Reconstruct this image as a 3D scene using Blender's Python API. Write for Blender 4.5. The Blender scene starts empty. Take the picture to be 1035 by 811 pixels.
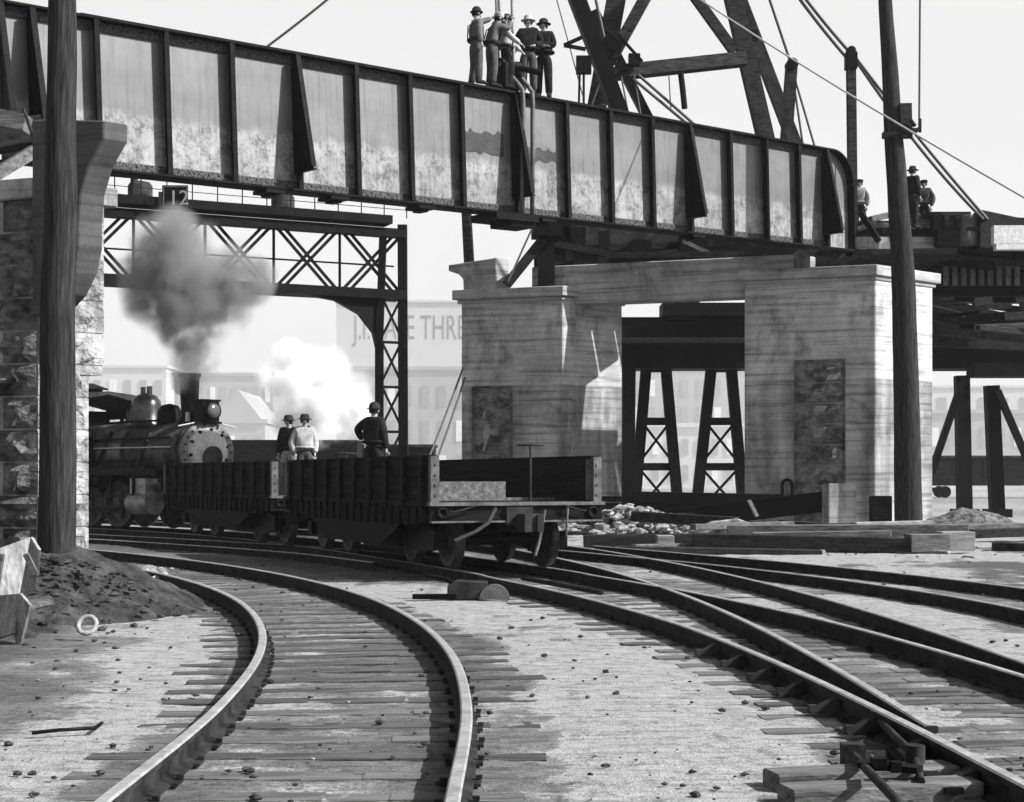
import bpy, bmesh, math, random
from mathutils import Vector, Matrix, noise
random.seed(7)
R = math.radians
S = bpy.context.scene
COL = S.collection

# ------------------------------------------------------------------ camera
FP, CX, HY, CZ = 1550.0, 517.5, 482.0, 1.53
cd = bpy.data.cameras.new('camera'); cam = bpy.data.objects.new('camera', cd); COL.objects.link(cam)
cam.location = (0, 0, CZ); cam.rotation_euler = (R(90), 0, 0)
cd.sensor_width = 36; cd.lens = 36*FP/1035; cd.shift_y = (HY-405.5)/1035
cd.clip_start = 0.1; cd.clip_end = 6000
S.camera = cam

# ------------------------------------------------------------------ light
SUNH = Vector((.97, -.24, 0)).normalized(); ELEV = R(38)
w = bpy.data.worlds.new('World'); S.world = w; w.use_nodes = True
nt = w.node_tree; nt.nodes.clear()
out = nt.nodes.new('ShaderNodeOutputWorld'); bg = nt.nodes.new('ShaderNodeBackground')
sky = nt.nodes.new('ShaderNodeTexSky'); sky.sky_type = 'NISHITA'; sky.sun_disc = False
sky.sun_elevation = ELEV; sky.sun_rotation = math.atan2(SUNH.x, SUNH.y); sky.air_density = 1.0; sky.dust_density = 8.0
sep = nt.nodes.new('ShaderNodeSeparateColor'); cmb = nt.nodes.new('ShaderNodeCombineColor')
nt.links.new(sky.outputs[0], sep.inputs[0])          # blue-sensitive plate: only the blue light of the sky
for k in range(3): nt.links.new(sep.outputs[2], cmb.inputs[k])
nt.links.new(cmb.outputs[0], bg.inputs[0]); bg.inputs[1].default_value = 0.05
# bright summer haze low over the horizon, thinning towards the zenith
tc = nt.nodes.new('ShaderNodeTexCoord'); sz = nt.nodes.new('ShaderNodeSeparateXYZ'); nt.links.new(tc.outputs['Generated'], sz.inputs[0])
rp = nt.nodes.new('ShaderNodeValToRGB'); e = rp.color_ramp.elements; e[0].position = 0; e[0].color = (.27,.27,.27,1); e[1].position = .58; e[1].color = (0,0,0,1)
x = e.new(.30); x.color = (.29,.29,.29,1); x = e.new(.12); x.color = (.28,.28,.28,1); nt.links.new(sz.outputs[2], rp.inputs[0])
bg2 = nt.nodes.new('ShaderNodeBackground'); nt.links.new(rp.outputs[0], bg2.inputs[0]); ads = nt.nodes.new('ShaderNodeAddShader')
nt.links.new(bg.outputs[0], ads.inputs[0]); nt.links.new(bg2.outputs[0], ads.inputs[1])
nt.links.new(ads.outputs[0], out.inputs[0])
sl = bpy.data.lights.new('sun', 'SUN'); so = bpy.data.objects.new('sun', sl); COL.objects.link(so)
sl.energy = 5.0; sl.angle = R(.6); sl.color = (1, 1, 1)
sd = Vector((SUNH.x*math.cos(ELEV), SUNH.y*math.cos(ELEV), math.sin(ELEV)))
so.rotation_euler = sd.to_track_quat('Z', 'Y').to_euler(); so.location = (20, 0, 40)
S.view_settings.view_transform = 'Standard'; S.view_settings.look = 'None'
S.view_settings.exposure = 1.05; S.view_settings.gamma = 1
S.cycles.volume_bounces = 2

# ------------------------------------------------------------------ helpers
def at(px, py, Y): return Vector(((px-CX)/FP*Y, Y, CZ+(HY-py)/FP*Y))
def gnd(px, py, z=0.0):
    Y = (CZ-z)*FP/(py-HY); return Vector(((px-CX)/FP*Y, Y, z))
def zat(py, Y): return CZ+(HY-py)/FP*Y

def tag(o, label=None, cat=None, group=None, kind=None):
    if label: o['label'] = label
    if cat: o['category'] = cat
    if group: o['group'] = group
    if kind: o['kind'] = kind
    return o
def thing(name, label, cat, loc=(0, 0, 0), rz=0, group=None):
    o = bpy.data.objects.new(name, None); COL.objects.link(o); o.empty_display_size = .2
    o.location = loc; o.rotation_euler = (0, 0, rz)
    return tag(o, label, cat, group)
def root_of(p):
    while p.parent: p = p.parent
    return p
def copy_tree(o, parent=None):
    c = o.copy(); COL.objects.link(c); c.parent = parent
    for ch in list(o.children): copy_tree(ch, c)
    return c

class MB:
    def __init__(s): s.v = []; s.f = []; s.m = []; s.sm = []
    def add(s, vs, fs, mi=0, sm=False):
        b = len(s.v); s.v += [Vector(v) for v in vs]
        for f in fs: s.f.append([b+i for i in f]); s.m.append(mi); s.sm.append(sm)
        return s
    def hexa(s, p, mi=0):   # 8 points: bottom 4, top 4
        return s.add(p, [(3,2,1,0),(4,5,6,7),(0,1,5,4),(1,2,6,5),(2,3,7,6),(3,0,4,7)], mi)
    def box(s, c, d, rz=0, mi=0, jit=0, M=None):
        x, y, z = d[0]/2, d[1]/2, d[2]/2
        ps = [(-x,-y,-z),(x,-y,-z),(x,y,-z),(-x,y,-z),(-x,-y,z),(x,-y,z),(x,y,z),(-x,y,z)]
        q = M if M is not None else Matrix.Rotation(rz, 3, 'Z')
        J = lambda: Vector((random.uniform(-jit,jit), random.uniform(-jit,jit), random.uniform(-jit,jit)))
        return s.hexa([q@Vector(p)+Vector(c)+(J() if jit else Vector()) for p in ps], mi)
    def beam(s, a, b, wd, h, mi=0, up=(0,0,1), taper=1.0):
        a = Vector(a); b = Vector(b); d = (b-a).normalized(); up = Vector(up)
        if abs(d.dot(up)) > .97: up = Vector((1,0,0)) if abs(d.x) < .9 else Vector((0,1,0))
        sx = d.cross(up).normalized(); u = sx.cross(d).normalized()
        P = []
        for c, k in ((a, 1), (b, taper)):
            for i, j in ((-1,-1),(1,-1),(1,1),(-1,1)): P.append(c+sx*(i*wd/2*k)+u*(j*h/2*k))
        return s.add(P, [(3,2,1,0),(4,5,6,7),(0,1,5,4),(1,2,6,5),(2,3,7,6),(3,0,4,7)], mi)
    def tube(s, pts, r, n=8, mi=0, cap=True, sm=True):
        pts = [Vector(p) for p in pts]; rs = r if isinstance(r, (list, tuple)) else [r]*len(pts)
        vs = []; fs = []; prev = None
        for i, p in enumerate(pts):
            d = (pts[min(i+1, len(pts)-1)]-pts[max(i-1, 0)])
            if d.length < 1e-9: d = Vector((0,0,1))
            d.normalize()
            if prev is None:
                up = Vector((0,0,1)) if abs(d.z) < .9 else Vector((1,0,0))
                a = d.cross(up).normalized()
            else: a = (prev-d*prev.dot(d)).normalized()
            prev = a; b = d.cross(a)
            for k in range(n):
                t = 2*math.pi*k/n; vs.append(p+(a*math.cos(t)+b*math.sin(t))*rs[i])
        for i in range(len(pts)-1):
            for k in range(n):
                k2 = (k+1) % n; fs.append((i*n+k, i*n+k2, (i+1)*n+k2, (i+1)*n+k))
        s.add(vs, fs, mi, sm)
        if cap:
            s.add(vs[:n], [tuple(range(n))[::-1]], mi); s.add(vs[-n:], [tuple(range(n))], mi)
        return s
    def lathe(s, prof, origin, axis, n=20, mi=0, sm=True):
        # prof: (distance along axis, radius)
        axis = Vector(axis).normalized(); o = Vector(origin)
        return s.tube([o+axis*p[0] for p in prof], [max(p[1], 1e-4) for p in prof], n, mi, True, sm) if False else s._lathe(prof, o, axis, n, mi, sm)
    def _lathe(s, prof, o, ax, n, mi, sm):
        up = Vector((0,0,1)) if abs(ax.z) < .9 else Vector((1,0,0))
        a = ax.cross(up).normalized(); b = ax.cross(a); vs = []; fs = []
        for h, r in prof:
            for k in range(n):
                t = 2*math.pi*k/n; vs.append(o+ax*h+(a*math.cos(t)+b*math.sin(t))*max(r, 1e-4))
        m = len(prof)
        for i in range(m-1):
            for k in range(n):
                k2 = (k+1) % n; fs.append((i*n+k, i*n+k2, (i+1)*n+k2, (i+1)*n+k))
        s.add(vs, fs, mi, sm); s.add(vs[:n], [tuple(range(n))[::-1]], mi); s.add(vs[-n:], [tuple(range(n))], mi)
        return s
    def prism(s, prof, o, u, v, dv, mi=0):
        o, u, v, dv = Vector(o), Vector(u), Vector(v), Vector(dv); n = len(prof)
        p = [o+u*a+v*b for a, b in prof]; q = [x+dv for x in p]
        return s.add(p+q, [tuple(range(n))[::-1], tuple(range(n, 2*n))]+[(i, (i+1) % n, n+(i+1) % n, n+i) for i in range(n)], mi)
    def build(s, name, mats, parent=None, bevel=0, fix=True):
        me = bpy.data.meshes.new(name)
        if parent is not None: org = root_of(parent).location.copy()
        else:
            xs = [p.x for p in s.v]; ys = [p.y for p in s.v]; zs = [p.z for p in s.v]
            org = Vector(((min(xs)+max(xs))/2, (min(ys)+max(ys))/2, min(zs)))
        me.from_pydata([p-org for p in s.v], [], s.f)
        if not isinstance(mats, (list, tuple)): mats = [mats]
        for m in mats: me.materials.append(m)
        for p, mi, sm in zip(me.polygons, s.m, s.sm): p.material_index = mi; p.use_smooth = sm
        if fix or bevel:
            bm = bmesh.new(); bm.from_mesh(me)
            bmesh.ops.recalc_face_normals(bm, faces=bm.faces)
            if bevel: bmesh.ops.bevel(bm, geom=[e for e in bm.edges if e.calc_face_angle(0) > .6], offset=bevel, segments=1, affect='EDGES')
            bm.to_mesh(me); bm.free()
        o = bpy.data.objects.new(name, me); COL.objects.link(o)
        if parent is not None: o.parent = parent
        else: o.location = org
        return o

# ------------------------------------------------------------------ materials
def newmat(name):
    m = bpy.data.materials.new(name); m.use_nodes = True; nt = m.node_tree
    return m, nt, nt.nodes['Principled BSDF']
def N(nt, t, **k):
    n = nt.nodes.new(t)
    for a, b in k.items():
        if isinstance(a, str) and not a.startswith('i_'): setattr(n, a, b)
    return n
def gray(v): return (v, v, v, 1)
def ramp(nt, fac, stops):
    r = nt.nodes.new('ShaderNodeValToRGB'); e = r.color_ramp.elements
    e[0].position, e[0].color = stops[0][0], gray(stops[0][1]); e[1].position, e[1].color = stops[-1][0], gray(stops[-1][1])
    for p, c in stops[1:-1]: x = e.new(p); x.color = gray(c)
    nt.links.new(fac, r.inputs[0]); return r.outputs[0]
def texco(nt, scale=(1,1,1), kind='Object'):
    c = nt.nodes.new('ShaderNodeTexCoord'); mp = nt.nodes.new('ShaderNodeMapping'); mp.inputs['Scale'].default_value = scale
    nt.links.new(c.outputs[kind], mp.inputs[0]); return mp.outputs[0]
def noi(nt, vec, sc, det=5, rough=.6, dist=0):
    n = nt.nodes.new('ShaderNodeTexNoise'); n.inputs['Scale'].default_value = sc; n.inputs['Detail'].default_value = det
    n.inputs['Roughness'].default_value = rough; n.inputs['Distortion'].default_value = dist
    nt.links.new(vec, n.inputs['Vector']); return n.outputs[0]
def mx(nt, a, b, fac, mode='MIX'):
    m = nt.nodes.new('ShaderNodeMix'); m.data_type = 'RGBA'; m.blend_type = mode
    for i, x in ((0, fac), (6, a), (7, b)):
        if hasattr(x, 'links') or hasattr(x, 'is_linked'): nt.links.new(x, m.inputs[i])
        else: m.inputs[i].default_value = x if i == 0 else gray(x)
    return m.outputs[2]
def bump(nt, bs, h, st, dist=.02):
    b = nt.nodes.new('ShaderNodeBump'); b.inputs['Strength'].default_value = st; b.inputs['Distance'].default_value = dist
    nt.links.new(h, b.inputs['Height']); nt.links.new(b.outputs[0], bs.inputs['Normal'])
def worn(name, c1, c2, sc=3, rough=.8, bmp=.3, metal=0, stretch=(1,1,1), fine=25, lo=.35, hi=.65, dist=.02):
    m, nt, bs = newmat(name); v = texco(nt, stretch)
    a = noi(nt, v, sc); b = noi(nt, v, fine, 3)
    c = ramp(nt, a, [(lo, c1), (hi, c2)]); g = ramp(nt, b, [(.3, .72), (.7, 1.15)])
    col = mx(nt, c, g, 1.0, 'MULTIPLY')
    nt.links.new(col, bs.inputs['Base Color']); bs.inputs['Roughness'].default_value = rough; bs.inputs['Metallic'].default_value = metal
    bs.inputs['Specular IOR Level'].default_value = .04 if c2 < .05 else .2
    if bmp: bump(nt, bs, b, bmp, dist)
    return m

m_steel = worn('dark_steel', .003, .008, 2, .6, .2)
m_steel2 = worn('steel_dusty', .014, .045, 3, .7, .2)
m_iron = worn('black_iron', .003, .008, 3, .45, .15)
m_boiler = worn('boiler_jacket', .018, .09, 2, .3, .1, .4)
m_polish = worn('burnished_front', .3, .44, 4, .5, .15)
m_timber = worn('old_timber', .012, .045, 2.5, .85, .5, 0, (1,1,6), 14)
m_timberx = worn('sawn_timber', .05, .15, 2.5, .85, .5, 0, (.6,5,5), 10)
m_timberd = worn('creosoted_timber', .008, .03, 2.5, .8, .4, 0, (1,6,6), 14)
m_plank = worn('pale_plank', .12, .26, 2, .8, .3, 0, (.6,5,5), 12)
m_pole = worn('pole_wood', .008, .045, 3.5, .9, .9, 0, (7,7,.6), 5, .3, .7)
m_car = worn('wagon_steel', .004, .013, 2.5, .65, .3, 0, (1,1,3))
m_carwood = worn('wagon_planks', .004, .02, 2, .8, .4, 0, (.5,5,5), 10)
m_carlight = worn('wagon_edge_paint', .05, .12, 4, .6, .2)
m_rope = worn('hemp_rope', .18, .3, 30, .9, .2)
m_wire = worn('steel_cable', .04, .08, 30, .5, .1)
m_wirel = worn('pale_cable', .3, .45, 30, .5, .1)
m_rubble = worn('pale_rubble', .08, .36, 4, .9, .6)
m_dirt = worn('dark_dirt', .012, .06, 3, 1, 1.0, 0, (1,1,1), 14, .35, .7, .05)
m_clod = worn('cinder_lumps', .01, .06, 5, .95, .5)
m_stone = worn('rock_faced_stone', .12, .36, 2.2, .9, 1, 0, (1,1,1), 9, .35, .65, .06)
m_stoned = worn('dark_stone_shade_tone', .02, .13, 2.0, .9, 1, 0, (1,1,1.6), 8, .35, .6, .05)  # darker stone: plain on panel margins, painted-in shade on the abutment front
m_hair = worn('dark_hair', .01, .02, 20, .8, .2)
m_panel = worn('panel_stone', .035, .17, 2.0, .9, 1, 0, (1,1,1.6), 8, .35, .6, .05)
m_cloth_d = worn('dark_cloth', .008, .022, 6, .9, .3)
m_cloth_m = worn('work_denim', .03, .07, 6, .9, .3)
m_cloth_l = worn('pale_shirt', .25, .38, 6, .9, .3)
m_cloth_s = worn('grey_shirt', .07, .13, 6, .9, .3)
m_skin = worn('skin', .28, .34, 8, .6, .1)
m_felt = worn('dark_felt', .015, .03, 10, .9, .2)
m_feltl = worn('pale_felt', .3, .4, 10, .9, .2)
m_bld = worn('far_brick', .15, .22, .1, .9, 0)
m_bld2 = worn('far_pale_wall', .34, .4, .1, .9, 0)
m_win = worn('far_window', .10, .13, 1, .3, 0)
m_winl = worn('far_window_blind', .5, .6, 1, .6, 0)
m_letter = worn('sign_paint', .04, .06, 1, .8, 0)
m_white = worn('white_paint', .55, .75, 8, .7, .1)
m_glass, nt, bs = newmat('lamp_glass'); bs.inputs['Base Color'].default_value = gray(.06); bs.inputs['Roughness'].default_value = .2

m_railtop = worn('polished_railhead', .28, .45, 6, .42, .05, .5, (1,1,1), 40)
m_railside = worn('rusty_rail', .010, .035, 5, .7, .25, 0, (1,1,1), 30)

# concrete cast against boards: horizontal board marks, darker streaks low down
def concrete(name, c1, c2, split=4.3, streak=.42):
    m, nt, bs = newmat(name)
    v = texco(nt); a = noi(nt, v, .9, 6, .65); col = ramp(nt, a, [(.3, c1), (.7, c2)])
    vb = texco(nt, (.35, .35, 7)); b = noi(nt, vb, 1.3, 3, .55, .3); g = ramp(nt, b, [(.36, .45), (.47, .95), (.7, 1.15)])
    col = mx(nt, col, g, .75, 'MULTIPLY')
    bg_n = noi(nt, texco(nt, (.9,.9,.5)), 1.0, 7, .7, .4); col = mx(nt, col, ramp(nt, bg_n, [(.36, .40), (.48, .92), (.68, 1.18)]), .9, 'MULTIPLY')
    vv = texco(nt, (3.5, 3.5, .18)); d = noi(nt, vv, .33, 4, .6); st = ramp(nt, d, [(.42, streak), (.62, .88)])
    sx = nt.nodes.new('ShaderNodeSeparateXYZ'); nt.links.new(texco(nt), sx.inputs[0])
    low = nt.nodes.new('ShaderNodeMapRange'); low.inputs[1].default_value = split-.03; low.inputs[2].default_value = split+.03
    low.inputs[3].default_value = 1; low.inputs[4].default_value = .10; nt.links.new(sx.outputs[2], low.inputs[0])
    lowst = nt.nodes.new('ShaderNodeMix'); lowst.data_type = 'RGBA'; lowst.blend_type = 'MULTIPLY'
    nt.links.new(low.outputs[0], lowst.inputs[0]); nt.links.new(col, lowst.inputs[6]); nt.links.new(st, lowst.inputs[7])
    f = noi(nt, v, 22, 4, .7); gg = ramp(nt, f, [(.3, .85), (.7, 1.1)]); c = mx(nt, lowst.outputs[2], gg, 1, 'MULTIPLY')
    w = nt.nodes.new('ShaderNodeTexWave'); w.wave_type = 'BANDS'; w.bands_direction = 'Z'; w.inputs['Scale'].default_value = 1.55; w.inputs['Distortion'].default_value = .8
    nt.links.new(texco(nt), w.inputs[0]); ln = ramp(nt, w.outputs[0], [(0, .70), (.05, .97), (1, 1.0)])
    c = mx(nt, c, ln, .85, 'MULTIPLY')
    nt.links.new(c, bs.inputs['Base Color']); bs.inputs['Roughness'].default_value = .9
    bump(nt, bs, w.outputs[0], .10, .01)
    return m
m_conc = concrete('board_marked_concrete', .27, .50)
m_concbeam = concrete('board_marked_beam', .22, .40, -50)

m_concdark = concrete('dark_concrete', .03, .08, -50)  # evenly darker concrete for the bracket
# girder web: grey primer above, peeled pale band below with dark scabs
def webmat():
    m, nt, bs = newmat('girder_web_paint'); v = texco(nt)
    sx = nt.nodes.new('ShaderNodeSeparateXYZ'); nt.links.new(v, sx.inputs[0])
    n1 = noi(nt, texco(nt, (1, 1, .7)), 2.2, 6, .75)
    ad = nt.nodes.new('ShaderNodeMath'); ad.operation = 'MULTIPLY_ADD'; ad.inputs[1].default_value = .5; nt.links.new(n1, ad.inputs[0]); nt.links.new(sx.outputs[2], ad.inputs[2])
    up = ramp(nt, ad.outputs[0], [(0, 0), (1, 1)])
    mr = nt.nodes.new('ShaderNodeMapRange'); mr.inputs[1].default_value = 1.28; mr.inputs[2].default_value = 1.44; nt.links.new(ad.outputs[0], mr.inputs[0])
    a = noi(nt, v, 1.2, 4); top = ramp(nt, a, [(.3, .075), (.7, .11)])
    b = noi(nt, texco(nt, (1.1, 1, 1.0)), 2.6, 12, .86, .0); bot = ramp(nt, b, [(.40, .012), (.455, .09), (.52, .19), (.7, .27)])
    c = mx(nt, bot, top, mr.outputs[0])
    # one darker repainted patch
    nz = noi(nt, v, 4, 3)
    rr_ = noi(nt, texco(nt, (5, 1, .25)), 2.2, 5, .7); c = mx(nt, c, ramp(nt, rr_, [(.35, .55), (.5, .95), (.7, 1.08)]), .8, 'MULTIPLY')
    big = noi(nt, texco(nt, (.5, 1, .9)), 1.1, 3, .6); c = mx(nt, c, ramp(nt, big, [(.35, .78), (.65, 1.15)]), 1, 'MULTIPLY')
    nt.links.new(c, bs.inputs['Base Color']); bs.inputs['Roughness'].default_value = .5
    bump(nt, bs, b, .15, .01); return m
m_web = webmat()
m_flange = worn('girder_flange_steel', .003, .009, 6, .6, .4, 0, (1,1,1), 18, .4, .6)
m_rivet = worn('riveted_angle', .008, .07, 22, .65, .6, 0, (1,1,1), 30, .42, .58)

def brickmat():
    m, nt, bs = newmat('sooty_brick'); b = nt.nodes.new('ShaderNodeTexBrick')
    mp = nt.nodes.new('ShaderNodeMapping'); c = nt.nodes.new('ShaderNodeTexCoord'); nt.links.new(c.outputs['Object'], mp.inputs[0])
    mp.inputs['Rotation'].default_value = (R(90), 0, 0)
    nt.links.new(mp.outputs[0], b.inputs[0]); b.inputs['Scale'].default_value = 1; b.inputs['Brick Width'].default_value = .22
    b.inputs['Row Height'].default_value = .075; b.inputs['Mortar Size'].default_value = .008
    b.inputs['Color1'].default_value = gray(.05); b.inputs['Color2'].default_value = gray(.10); b.inputs['Mortar'].default_value = gray(.03)
    nt.links.new(b.outputs[0], bs.inputs['Base Color']); bs.inputs['Roughness'].default_value = .95; return m
m_brick = brickmat()

# ------------------------------------------------------------------ track paths
def catmull(P, step=.25):
    P = [Vector((p[0], p[1], 0)) for p in P]; P = [2*P[0]-P[1]]+P+[2*P[-1]-P[-2]]; o = []
    for i in range(1, len(P)-2):
        n = max(2, int((P[i+1]-P[i]).length/step))
        for k in range(n):
            t = k/n; a, b, c, d = P[i-1:i+3]
            o.append(.5*((2*b)+(c-a)*t+(2*a-5*b+4*c-d)*t*t+(3*b-a-3*c+d)*t**3))
    return o+[P[-2]]
T1 = catmull([(-1.0,3.0),(-1.0,5),(-1.01,6.5),(-1.03,9.3),(-1.25,12.2),(-1.72,15.0),(-2.46,17.8),(-3.52,20.6),(-4.91,23.4),(-6.65,26.2),(-8.76,29.0),(-11.5,32.0),(-15.5,35.5),(-21,39.5)])
TA = catmull([(3.25,3),(3.18,5),(3.08,7.0),(2.97,8.9),(2.82,10.8),(2.61,12.7),(2.33,14.6),(1.94,16.4),(1.45,18.3),(.92,20.0),(.45,21.4),(.02,22.8),(-1.55,26.6),(-3.2,30.4),(-5.2,34.3),(-7.3,37.8),(-10.2,41.3),(-14,45.1),(-19,50)])
TB = catmull([(3.11,8.6),(3.12,10.9),(3.09,13.0),(3.01,15.1),(2.87,17.3),(2.67,19.4),(2.41,21.5),(2.08,23.7),(1.68,25.8),(1.1,28.5),(.3,31.2),(-.9,34.2),(-2.8,37.8),(-5.6,42),(-9.5,47),(-16,54)])
TC = catmull([(6.3,12),(6.28,14.4),(6.14,16.5),(5.89,18.3),(5.52,20.0),(5.04,21.7),(4.44,23.4),(3.73,25.2),(2.9,26.9),(1.96,28.9),(1.0,30.9)])
TD = catmull([(-1.6,25.6),(-3.0,28.2),(-4.5,30.3),(-6.2,32.3),(-9,35.3),(-13,39),(-19,44)])
def offs(path, d):
    o = []
    for i, p in enumerate(path):
        t = (path[min(i+1, len(path)-1)]-path[max(i-1, 0)]).normalized(); o.append(p+Vector((t.y, -t.x, 0))*d)
    return o
def dist_path(x, y, path):
    b = 1e9
    for p in path[::3]:
        d = (p.x-x)**2+(p.y-y)**2
        if d < b: b = d
    return math.sqrt(b)

# ------------------------------------------------------------------ ground (one sheet, dust and soot patches as colour of the soil)
def axis(lo, hi, st, far):
    a = []; x = lo
    while x < hi: a.append(x); x += st
    g = st; l = [lo]; r = [a[-1]]
    while l[0] > -far: g *= 1.35; l.insert(0, l[0]-g)
    g = st
    while r[-1] < far: g *= 1.35; r.append(r[-1]+g)
    return l[:-1]+a+r[1:]
xs = axis(-9, 12, .14, 3500); ys = axis(4, 40, .16, 3500)
def fb(x, y, s, o=0): return noise.fractal(Vector((x*s, y*s, o)), .6, 2.1, 4)
def sstep(a, b, x): t = max(0, min(1, (x-a)/(b-a))); return t*t*(3-2*t)
verts = []; dust = []
for y in ys:
    for x in xs:
        near = -9.5 < x < 12.5 and 3 < y < 41
        z = 0
        if near:
            d1 = dist_path(x, y, T1); dA = dist_path(x, y, TA); dB = dist_path(x, y, TB); dC = dist_path(x, y, TC)
            dm = min(d1, dA, dB, dC)
            intr = 1-sstep(1.0, 2.0, dm+.45*fb(x, y, 1.1, 21))
            z = -.012*intr+.007*fb(x, y, 1.7)+.009*fb(x, y, 6, 3)-.012
            n = fb(x*.8, y*.45, .55, 9)+.5*fb(x, y*.6, 1.6, 4)
            v = .54+.85*n                              # open ground: pale trodden dust
            if d1 < dA and d1 < 1.3: v = .34+.30*n     # between the rails of the curved track
            else: v = v*(1-intr)+(.40+.35*n)*intr
            if dm > 1.3 and min(d1, dA) < 3.0 and x > -2.0: v += .16
            # soot and dirt left of the curve
            edge = None
            lx = -1.3-1.35+0.0
            if x < -2.2 and dm == d1 and d1 > 1.2:
                dl = d1-1.2
                v = .56-.58*sstep(.5, 2.2, dl+.9*n)+.15*n
                z += .10*sstep(1.0, 4, dl)
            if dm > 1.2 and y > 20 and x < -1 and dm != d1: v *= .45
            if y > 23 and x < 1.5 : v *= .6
        else:
            v = .4+.3*fb(x, y, .05)
        verts.append((x, y, z)); dust.append(max(0.02, min(1, v)))
nx = len(xs); faces = [(j*nx+i, j*nx+i+1, (j+1)*nx+i+1, (j+1)*nx+i) for j in range(len(ys)-1) for i in range(nx-1)]
me = bpy.data.meshes.new('ground'); me.from_pydata(verts, [], faces)
at_ = me.attributes.new('dust', 'FLOAT', 'POINT'); at_.data.foreach_set('value', dust)
for p in me.polygons: p.use_smooth = True
m_ground, nt, bs = newmat('yard_soil')
an = nt.nodes.new('ShaderNodeAttribute'); an.attribute_name = 'dust'
v = texco(nt); a = noi(nt, texco(nt, (1, 2.2, 1)), 1.6, 8, .75); b = noi(nt, v, 14, 5, .75); c2 = noi(nt, v, 60, 3, .7)
m1 = nt.nodes.new('ShaderNodeMath'); m1.operation = 'MULTIPLY_ADD'; m1.inputs[1].default_value = .75; nt.links.new(a, m1.inputs[0]); nt.links.new(an.outputs['Fac'], m1.inputs[2])
m2 = nt.nodes.new('ShaderNodeMath'); m2.operation = 'MULTIPLY_ADD'; m2.inputs[1].default_value = .42; nt.links.new(b, m2.inputs[0]); nt.links.new(m1.outputs[0], m2.inputs[2])
col = ramp(nt, m2.outputs[0], [(.45, .018), (.75, .068), (.97, .15), (1.30, .26)])
g = ramp(nt, c2, [(.3, .45), (.5, 1.0), (.75, 1.25)]); col = mx(nt, col, g, .9, 'MULTIPLY')
st2 = noi(nt, texco(nt, (.8, 5, 1)), 2.2, 7, .75, .3); col = mx(nt, col, ramp(nt, st2, [(.36, .45), (.5, .95), (.65, 1.15)]), .8, 'MULTIPLY')
sp2 = noi(nt, v, 6, 8, .85); col = mx(nt, col, ramp(nt, sp2, [(.40, .35), (.49, 1.0), (.7, 1.1)]), .85, 'MULTIPLY'); sp3 = noi(nt, v, 28, 6, .85); col = mx(nt, col, ramp(nt, sp3, [(.36, .35), (.46, 1.0), (.62, 1.0), (.72, 1.7)]), .8, 'MULTIPLY')
nt.links.new(col, bs.inputs['Base Color']); bs.inputs['Roughness'].default_value = 1
ad = nt.nodes.new('ShaderNodeMath'); ad.operation = 'ADD'; nt.links.new(b, ad.inputs[0]); nt.links.new(c2, ad.inputs[1]); bump(nt, bs, ad.outputs[0], .7, .02)
me.materials.append(m_ground)
ground = bpy.data.objects.new('ground', me); COL.objects.link(ground); tag(ground, kind='structure')

# ------------------------------------------------------------------ tracks
RP = [(-.065,0),(.065,0),(.065,.015),(.012,.03),(.012,.10),(.036,.112),(.036,.14),(.026,.15),(-.026,.15),(-.036,.14),(-.036,.112),(-.012,.10),(-.012,.03),(-.065,.015)]
def rail(path, d, dz, parent, name='rail', spikes=True, lo=0, hi=None, label=None):
    P = offs(path, d)[lo:hi]; mb = MB(); n = len(RP); vs = []
    for i, p in enumerate(P):
        t = (P[min(i+1, len(P)-1)]-P[max(i-1, 0)]).normalized(); r = Vector((t.y, -t.x, 0))
        for a, b in RP: vs.append(p+r*a+Vector((0, 0, b-.01+dz)))
    fs = []; ms = []
    for i in range(len(P)-1):
        for k in range(n):
            k2 = (k+1) % n; fs.append((i*n+k, i*n+k2, (i+1)*n+k2, (i+1)*n+k)); ms.append(1 if k in (6, 7, 8) else 0)
    fs += [tuple(range(n))[::-1], tuple(range((len(P)-1)*n, len(P)*n))]; ms += [0, 0]
    mb.add(vs, fs); mb.m = ms
    if spikes:                                      # spikes and tie plates
        L = 0
        for i in range(1, len(P)):
            L += (P[i]-P[i-1]).length
            if L > .5 and P[i].y < 27:
                L = 0; t = (P[i]-P[i-1]).normalized(); r = Vector((t.y, -t.x, 0)); an = math.atan2(t.y, t.x)
                mb.box(P[i]+Vector((0, 0, -.002+dz)), (.14, .20, .016), an)
                for s_ in (-1, 1): mb.box(P[i]+r*(s_*.088)+t*(s_*.04)+Vector((0, 0, .02+dz)), (.028, .035, .02), an)
    o = mb.build(name, [m_railside, m_railtop], parent, fix=False)
    if label: o['label'] = label
    return o
tie_mb = MB(); tie_mb.box((0, 0, -.08), (.21, 2.6, .16), jit=.012)
tie_meshes = []
for k in range(6):
    q = MB(); nseg = 8; rows = []
    wv = [.10+.014*math.sin(j*1.7+k*2.1) for j in range(nseg+1)]; L0 = 1.28+.05*random.random()
    for j in range(nseg):
        x0, x1 = -L0+2*L0*j/nseg, -L0+2*L0*(j+1)/nseg; z0 = random.uniform(-.012, .0)
        q.hexa([Vector(p) for p in ((-wv[j],x0,-.15),(wv[j],x0,-.15),(wv[j+1],x1,-.15),(-wv[j+1],x1,-.15),(-wv[j],x0,z0),(wv[j],x0,z0),(wv[j+1],x1,z0-.003),(-wv[j+1],x1,z0-.003))])
    tie_meshes.append(q)
m_tie = worn('weathered_tie', .025, .10, 1.6, .9, .5, 0, (5,.8,3), 9, .35, .7)
m_tiew = worn('dusty_tie', .05, .15, 1.6, .9, .5, 0, (5,.8,3), 9, .35, .7)
tie_data = []
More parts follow.
